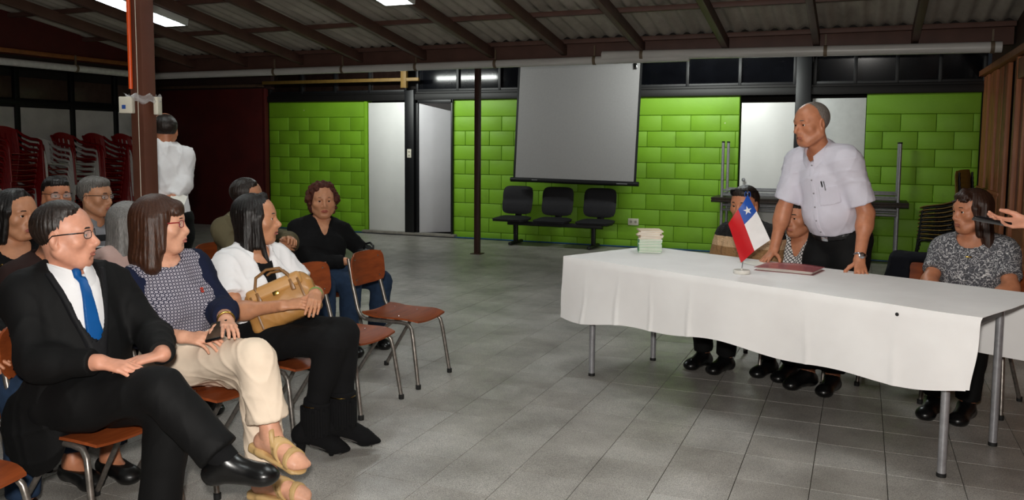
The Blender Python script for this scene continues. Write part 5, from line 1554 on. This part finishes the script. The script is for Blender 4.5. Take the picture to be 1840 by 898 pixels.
# ---- man in khaki jacket behind handbag woman
p = Person('person in khaki jacket with folded arms, behind the white short-sleeved shirt', -3.99, 4.66, -8, w=1.05, d=1.05, belly=.03, vox=.010, hvox=.0048,
           P=(-3.98, 4.66, .53), N=(-4.0, 4.70, .955), H=(-3.97, 4.735, 1.135), gaze=nrm(V(.75, .66, -.05)), front=hd(-10),
           RE=(-3.86, 4.50, .74), LE=(-3.80, 4.97, .80), RW=(-3.69, 4.72, .80), LW=(-3.68, 4.80, .84), RK=(-3.52, 4.66, .53), LK=(-3.46, 4.92, .53), RA=(-3.50, 4.66, .09), LA=(-3.44, 4.90, .09))
p.body(SK_B, hp=dict(R=dict(d=(.25, .95, .05), n=(.9, 0, .4), curl=(.3, .3, .3, .3)), L=dict(d=(.3, -.2, .1), n=(.5, 0, 1), curl=(.5, .5, .5, .5))))
p.hair('receding', H_DRK, amp=.0015); p.brows(H_DRK); p.top('jacket', F_KHAKI, sleeve=1.8, infl=.018, neck='crew', hem=-.08, folds=0.0171, seed=31); p.collar(F_KHAKI, r=.074, h=.035, gap=.6); p.trousers(F_JEAN, infl=.012, seed=32); p.shoes(LEATHER)

# ---- young woman with studded neckline
p = Person('seated person in black sleeveless top with gold studded neckline', -4.06, 3.04, -4, w=.98, d=1., bust=1.0, vox=.010, hvox=.0042,
           P=(-4.06, 3.03, .53), N=(-4.09, 3.03, .955), H=(-4.05, 3.05, 1.135), front=hd(-14), gaze=nrm(V(.98, .02, -.03)))
p.body(SK_B, fem=True, lips='a8655a'); p.hair('long', H_BLK, amp=.0010); p.brows(H_BLK, .003)
p.top('tank_top', F_BLK2, sleeve=0, infl=.008, neck='v', hem=-.05, folds=0.0057, nr=.088, vdeep=.09); p.trousers(F_JEAN, infl=.012); p.shoes(LEATHER)
st = MB(); to = p.torso(.008)
for k in range(17):
    for rw in range(2):
        a = (k - 8) / 8.; o_ = p.D['N'] - p.upv * (.055 + .055 * (1 - a * a) + .018 * rw) + p.BM[:, 0] * a * .095; s_ = surf(to, o_, p.BM[:, 1])
        st.lathe([(.006, 0), (.005, .004), (.001, .006)], Vector(s_), 8, Matrix(np.stack([p.BM[:, 0], p.upv, p.BM[:, 1]], 1).tolist()))
p.mb('studs', st, GOLD)

# ---- men in the back rows
p = Person('person with glasses and grey polo with black and white stripes, beside brown post', -4.72, 4.06, 0, w=1.06, d=1.06, belly=.03, vox=.011, hvox=.0045,
           P=(-4.72, 4.06, .53), N=(-4.73, 4.10, .970), H=(-4.695, 4.105, 1.152), front=hd(-10), gaze=nrm(V(.97, .25, -.02)))
p.body(SK_B, fat=.006); p.hair('short', H_SALT, amp=.0015); p.brows(H_DRK); p.glasses(BLKP, w=.025, hgt=.013)
M_POLO = mat_bands('striped_polo', [(.3, '3c3c40'), (.60, '17171a'), (.66, '6f6f73'), (.72, '17171a'), (.765, 'd8d8d8'), (.775, '77777a'), (.80, '17171a'), (.825, 'd8d8d8'), (.832, '6f6f73'), (.865, '131316'), (.905, '85858a'), (1.2, '85858a')])
p.top('polo_shirt', M_POLO, sleeve=.7, infl=.013, neck='v', hem=-.06, folds=0.0076, vdeep=.05); p.collar(F_GREY, r=.070, h=.032, gap=.4); p.trousers(F_BLACK); p.shoes(LEATHER)
p = Person('person with glasses, white collar and dark jacket in the back row', -5.32, 4.26, -6, w=1.06, d=1.06, belly=.03, vox=.012, hvox=.0048,
           P=(-5.32, 4.26, .53), N=(-5.33, 4.28, .955), H=(-5.295, 4.30, 1.135), front=hd(-20), gaze=nrm(V(.93, -.36, -.03)))
p.body(SK_C, fat=.014); p.hair('short', H_BLK, amp=.0015); p.brows(H_BLK); p.glasses(BLKP, w=.027, hgt=.017)
p.top('shirt', F_WHITE, sleeve=0, infl=.010, neck='v', hem=0, folds=0.0038, vdeep=.05); p.collar(F_WHITE, r=.074, h=.036, gap=.4, flare=.02)
jk = p.torso(.022)
for q in 'LR': jk += p.arm(q, 0, 1.9, .018, flat=True)
p.add('jacket', jk + [plane(p.D['P'] - p.upv * .06, -p.upv), VC(p, .10, .03, .30), cap(p.D['N'] - p.upv * .02, p.D['N'] + p.upv * .2, .085, .1, .008, 's')], F_BLACK, .012, folds=0.0095); p.trousers(F_BLACK); p.shoes(LEATHER)
p = Person('person in dusty pink top, mostly hidden behind the patterned navy top', -3.88, 3.48, 0, vox=.012, hvox=.005, w=.98, bust=.9,
           P=(-3.88, 3.54, .53), N=(-3.89, 3.60, .865), H=(-3.865, 3.615, 1.040), gaze=to_speaker((-3.86, 3.5, 1.05)))
p.body(SK_D, fem=True); p.hair('bob', H_GRY, amp=.0010); p.brows(H_GRY); p.top('blouse', mat_fabric('dusty_pink_cotton', 'b79a93', .85), sleeve=1.8, infl=.013); p.trousers(F_BLACK); p.shoes(LEATHER)
p = Person('person in dark brown top and jeans, half hidden behind the black suit', -3.66, 2.88, -10, vox=.011, hvox=.005, w=1., bust=1.,
           P=(-3.66, 2.88, .53), N=(-3.68, 2.92, .90), H=(-3.655, 2.965, 1.065), gaze=to_speaker((-3.66, 2.95, 1.06)), RA=(-3.17, 2.60, .11), LA=(-3.08, 2.72, .11), RK=(-3.22, 2.68, .52), LK=(-3.18, 2.84, .52))
p.body(SK_C, fem=True); p.hair('short', H_BLK); p.brows(H_BLK); p.top('sweater', F_BROWN, sleeve=1.9, infl=.014, neck='v'); p.trousers(F_JEAN, t1=.9); p.shoes(plain('black_sandal', '0b0b0b', .4), cut=-.02)
p = Person('person at left edge in black top and jeans, only a hand and knee in view', -3.38, 2.12, 8, vox=.011, hvox=.005,
           P=(-3.42, 2.10, .53), N=(-3.42, 2.12, .96), RK=(-3.03, 2.02, .53), LK=(-3.0, 2.25, .55), LW=(-3.14, 2.235, .74), LE=(-3.26, 2.40, .72), RW=(-3.12, 2.08, .68))
p.body(SK_C, hp=dict(L=dict(d=(.55, .1, -.8), n=(.8, .1, .5), curl=(.25, .3, .3, .35)))); p.hair('short', H_BLK); p.brows(H_BLK); p.top('sweater', F_BLK2, sleeve=1.75, infl=.014); p.trousers(F_JEAN); p.shoes(LEATHER)
ws = MB()
for q in (.30, .36): ws.tube([p.D['LS'] + (p.D['LE'] - p.D['LS']) * q + (p.BM[:, 0] * math.cos(a) + p.BM[:, 1] * math.sin(a)) * .063 for a in np.linspace(0, 6.283, 20, endpoint=False)], .004, 6, closed=True)
p.mb('sleeve_stripe', ws, F_WHITE)

# ---- man seen from behind near the post
p = Person('person seen from behind in white shirt, hands and a paper behind the back', -4.90, 4.95, 140, seated=False, w=.96, d=1.0, belly=.01, vox=.011, hvox=.005,
           P=(-4.89, 4.94, .93), N=(-4.90, 4.93, 1.445), H=(-4.91, 4.94, 1.605), front=hd(135), gaze=hd(150) - V(0, 0, .15),
           LK=(-4.98, 4.86, .50), RK=(-4.84, 4.98, .50), LA=(-4.98, 4.84, .09), RA=(-4.82, 4.98, .09), RE=(-4.765, 4.985, 1.21), RW=(-4.765, 4.86, 1.10), LE=(-5.01, 4.80, 1.20), LW=(-4.86, 4.81, 1.08))
p.body(SK_C, face=False, hp=dict(R=dict(d=(-.6, -.6, -.2), n=(.6, -.7, 0)), L=dict(d=(.7, .4, -.1), n=(.6, -.7, 0))))
p.hair('bald', H_DRK, amp=.001); p.top('shirt', F_WHITE, sleeve=1.9, infl=.013, neck='crew', hem=-.02, folds=0.0190, seed=41, nr=.062); p.collar(F_WHITE, r=.064, h=.036, gap=.4); p.trousers(F_BLACK, waist=.06); p.shoes(LEATHER)
pp = tag(MB().grid(lambda u, v: ((u - .5) * .11, (v - .5) * .13, .008 * math.sin(3 * u)), 6, 6, .001).build('paper_sheet', M_PAPER), 'white paper held behind the back of the person by the post', 'paper')
pp.location = (-4.715, 4.855, 1.09); pp.rotation_euler = (R(35), R(18), R(40))

# ---- standing speaker
TF = -TN
p = Person('person standing in pale short-sleeved shirt leaning both hands on the table', -.18, 5.56, -120, seated=False, w=1.05, d=1.12, belly=.035, vox=.008, hvox=.0036,
           P=(-.105, 5.625, .945), N=(-.235, 5.47, 1.475), H=(-.292, 5.398, 1.655), front=V(-.52, -.85, 0), gaze=nrm(V(-.74, -.67, -.10)), armr=1.05, legr=1.08,
           RE=(-.445, 5.56, 1.125), RW=(-.495, 5.545, .865), LE=(.035, 5.42, 1.125), LW=(.008, 5.285, .865),
           RK=(-.27, 5.60, .50), LK=(-.10, 5.56, .50), RA=(-.265, 5.57, .095), LA=(-.115, 5.52, .095), RF=(-.62, -.78, 0), LF=(-.3, -.95, 0))
p.body(SK_C, lips='a06350', fat=.008, jaw=1.1, nose=1.15, hp=dict(R=dict(d=(-.42, -.72, -.52), n=(-.4, -.45, .8), curl=(.10, .10, .12, .15), fan=.20, thumb=.7), L=dict(d=(.12, -.72, -.62), n=(.1, -.6, .75), curl=(.10, .12, .12, .12), fan=.18, thumb=.7)))
p.hair('thin', mat_hair('hair_thin_grey', '4c4540', '8d857e', .6), amp=.0006, fr=50); p.brows(H_SALT, .003)
N_, up_, f_, r_c = p.D['N'], p.upv, p.BM[:, 1], p.BM[:, 0]
p.top('shirt', F_LAV, sleeve=.82, infl=.016, neck='crew', hem=.085, folds=.0085, seed=51, sl=.018, nr=.064)
p.collar(F_LAV, r=.068, h=.040, gap=.30, flare=.018, point=.035)
p.trousers(F_BLACK, infl=.014, waist=.088, seed=52)
sops = p.torso(.017)
pl = sops + [inter(rbox(N_ + f_ * .2 - up_ * .24, (.016, .2, .23), p.BM, .002, 0)), plane(N_ + f_ * .05, -f_)]
p.add('placket', p.torso(.0185) + pl[len(sops):], F_LAV, .006)
p.add('pocket', p.torso(.0195) + [inter(rbox(N_ + f_ * .2 - up_ * .215 - r_c * .085, (.052, .2, .058), p.BM, .004, 0)), plane(N_ + f_ * .05, -f_)], F_LAV, .006)
for k in range(6):
    s_ = surf(p.torso(.019), N_ - up_ * (.03 + .082 * k), f_); p.mb('button', MB().lathe([(.0055, 0), (.0055, .002), (.001, .0025)], Vector(s_), 10, Matrix(np.stack([r_c, up_, f_], 1).tolist())), plain('button', '8f8b92', .3))
s_ = surf(p.torso(.021), N_ - up_ * .15 - r_c * .075, f_)
for k, (dx, m_) in enumerate(((0, M_CHROME), (.016, BLKP))): p.mb('pen', MB().tube([s_ + r_c * dx - up_ * .03, s_ + r_c * dx + up_ * .028], .0042, 8), m_)
p.add('belt', [ell(p.D['P'] + (N_ - p.D['P']) * .15 + f_ * .02, (.142 * p.w + .05, .108 * p.d + .055, .16), p.BM, .02), inter(Op(lambda x, y, z, c=p.D['P'] + up_ * .075: np.abs((x - c[0]) * up_[0] + (y - c[1]) * up_[1] + (z - c[2]) * up_[2]) - .018, None, None, 0, 'i'))], LEATHER, .007) if False else None
bo = [ell(p.D['P'] + up_ * .02, (.158 * p.w + .017, .122 * p.d + .017, .147), p.BM, .05), ell(p.D['P'] + (N_ - p.D['P']) * .36 + f_ * (.012 + p.belly * .5), (.142 * p.w + p.belly * .3 + .017, .108 * p.d + p.belly * .6 + .017, .15), p.BM, .06)]
cb = p.D['P'] + up_ * .070
p.add('belt', bo + [inter(Op(lambda x, y, z: np.abs((x - cb[0]) * up_[0] + (y - cb[1]) * up_[1] + (z - cb[2]) * up_[2]) - .017, None, None, 0, 'i'))], LEATHER, .007)
s_ = surf(bo, cb, f_); p.mb('belt_buckle', MB().box(s_, (.045, .012, .032), .003, Matrix(p.BM.tolist())), M_CHROME)
p.shoes(LEATHER)
p.band('L', .90, .033, .0065, M_CHROME, 'watch_strap')
wq = p.D['LE'] + (p.D['LW'] - p.D['LE']) * .90; wn = nrm(V(.25, -.9, .1)); p.mb('watch_case', MB().lathe([(.018, -.004), (.019, .0), (.019, .005), (.015, .007), (.001, .007)], Vector(wq + wn * .034), 18, Vector(wn).to_track_quat('Z', 'Y').to_matrix()), M_CHROME)

# ---- women seated behind the table
p = Person('person with sunglasses on head in tan and black knit poncho behind the flag', -.69, 6.02, -116, w=1.08, d=1.1, belly=.03, bust=1.1, vox=.010, hvox=.0048,
           P=(-.68, 6.03, .53), N=(-.70, 6.0, .935), H=(-.735, 5.955, 1.115), gaze=nrm(V(-.35, -.93, -.05)), front=hd(-112), RK=(-.98, 5.68, .52), LK=(-.78, 5.60, .52), RW=(-.93, 5.74, .62), LW=(-.75, 5.70, .62), RA=(-.96, 5.82, .09), LA=(-.80, 5.76, .09))
p.body(SK_C, fem=True, fat=.006); p.hair('short', H_DRK, amp=.0012, extra=[p.ell((0, -.10, -.01), (.05, .045, .06), .03)]); p.brows(H_DRK)
g = p.glasses(BLKP, lens=False, w=.028, hgt=.019, y=.082, z=.086, rim=.0022)
for q in (-1, 1): p.mb('dark_lens', MB().grid(lambda u, v: p.T(q * .034 + .027 * (2 * u - 1), .081 - .010 * abs((q * .034 + .027 * (2 * u - 1)) / .06) ** 2, .086 + .018 * (2 * v - 1)), 6, 4, .001), BLKP, 60, g)
M_PON = mat_bands('knit_poncho', [(.3, '0d0c0c'), (.58, '7d5630'), (.76, '8f6a44'), (.83, 'c2a07c'), (.895, '0d0b0b'), (1.2, '0d0b0b')], bumpy=.9)
po = [cap(p.D['LS'], p.D['LE'] + p.h * .02, .075, .085, .06), cap(p.D['RS'], p.D['RE'] + p.h * .02, .075, .085, .06), cap(p.D['RE'], p.D['RW'], .085, .05, .05), cap(p.D['LE'], p.D['LW'], .085, .05, .05)]
p.top('poncho', M_PON, sleeve=1.7, infl=.022, neck='v', hem=-.02, folds=0.0152, seed=61, extra=po, vdeep=.05); p.trousers(F_BLACK); p.shoes(LEATHER)
p = Person('person in white and black lattice blouse behind the speaker\'s arm', -.34, 6.0, -116, w=.98, bust=1., vox=.010, hvox=.0048, d=1.05,
           P=(-.32, 6.02, .53), N=(-.345, 5.985, .865), H=(-.375, 5.95, 1.045), gaze=nrm(V(-.6, -.8, -.02)), front=hd(-114), RK=(-.58, 5.66, .52), LK=(-.42, 5.58, .52), RA=(-.52, 5.80, .09), LA=(-.38, 5.74, .09), RW=(-.54, 5.73, .62), LW=(-.40, 5.68, .62))
p.body(SK_C, fem=True); p.hair('short', H_DRK, amp=.0012); p.brows(H_DRK)
p.top('blouse', mat_lattice(), sleeve=.7, infl=.014, neck='v', hem=-.03, folds=0.0076, seed=62, vdeep=.10); p.trousers(F_BLACK); p.shoes(LEATHER)
p = Person('person in grey paisley blouse seated at the right end of the table', .64, 5.64, -112, w=1.05, d=1.08, belly=.02, bust=1.05, vox=.009, hvox=.0042,
           P=(.66, 5.66, .53), N=(.63, 5.62, .965), H=(.605, 5.59, 1.150), gaze=nrm(V(-.86, -.50, -.04)), front=hd(-108), RE=(.395, 5.50, .735), LE=(.80, 5.40, .735), RW=(.42, 5.28, .63), LW=(.64, 5.26, .63), RK=(.42, 5.24, .52), LK=(.62, 5.20, .52), RA=(.44, 5.30, .09), LA=(.60, 5.26, .09))
p.body(SK_C, fem=True, lips='a06350'); p.brows(H_DRK, .0028)
p.hair('long', mat_hair('hair_chestnut', '1b0f0a', '40261a'), amp=.0010, extra=[p.ell((0, .062, .080), (.056, .026, .026), .02), p.cp((-.052, .078, .062), (.040, .086, .052), .009, .009, .010)])
p.top('blouse', mat_paisley(), sleeve=.72, infl=.015, neck='crew', hem=-.04, folds=0.0076, seed=63, sl=.012, nr=.082); p.trousers(F_BLACK); p.shoes(LEATHER)
nk = surf(p.torso(.015), p.D['N'] - p.upv * .06, p.BM[:, 1]); p.mb('pendant', MB().box(nk, (.035, .008, .008), .002), GOLD)

jk = thing('draped_jacket', 'dark jacket draped over the chair back beside the paisley blouse', 'jacket', (.315, 5.865, 0), R(FACE_T + 4))
put('jacket_cloth', sdf_mesh([cap((.19, -.27, .79), (-.12, -.27, .81), .035, .03, .03), rbox((.06, -.315, .66), (.17, .02, .17), None, .015, .03), rbox((.15, -.235, .68), (.06, .018, .12), None, .015, .03), cap((.2, -.28, .77), (.24, -.26, .56), .045, .04, .03)], .008), mat_fabric('dark_navy_wool', '0c0e16', .9), jk, I4, folds=.008, seed=9, rel=1)
# ---- person beyond the right edge holding out a recorder
p = Person('person standing beyond the right edge, only an outstretched hand in view', 1.13, 4.12, 175, seated=False, vox=.012, hvox=.006,
           P=(1.15, 4.12, .93), N=(1.13, 4.12, 1.42), RK=(1.11, 4.22, .5), LK=(1.11, 4.02, .5), RA=(1.13, 4.22, .09), LA=(1.13, 4.02, .09), RE=(.925, 4.24, 1.165), RW=(.675, 4.155, 1.205), LW=(.95, 3.95, .95))
p.body(SK_A, hp=dict(R=dict(d=(-1, -.12, -.03), n=(-.05, .55, -.83), curl=(.30, .33, .36, .42), fan=.05, thumb=.2, s=.95)))
p.hair('short', H_BLK); p.brows(H_BLK); p.top('shirt', F_WHITE, sleeve=1.2, infl=.014); p.trousers(F_JEAN, waist=.06); p.shoes(LEATHER)
vr = thing('voice_recorder', 'slim dark recorder held out by a hand at the right edge', 'recorder', (.525, 4.12, 1.208), R(8))
vr.rotation_euler = (R(-25), R(10), R(8))
MB().box((0, 0, 0), (.15, .034, .012), .004).build('case', BLKP, vr); MB().box((-.03, 0, .0075), (.05, .03, .001)).build('display', plain('recorder_display', '2a3038', .1), vr, smooth=0)
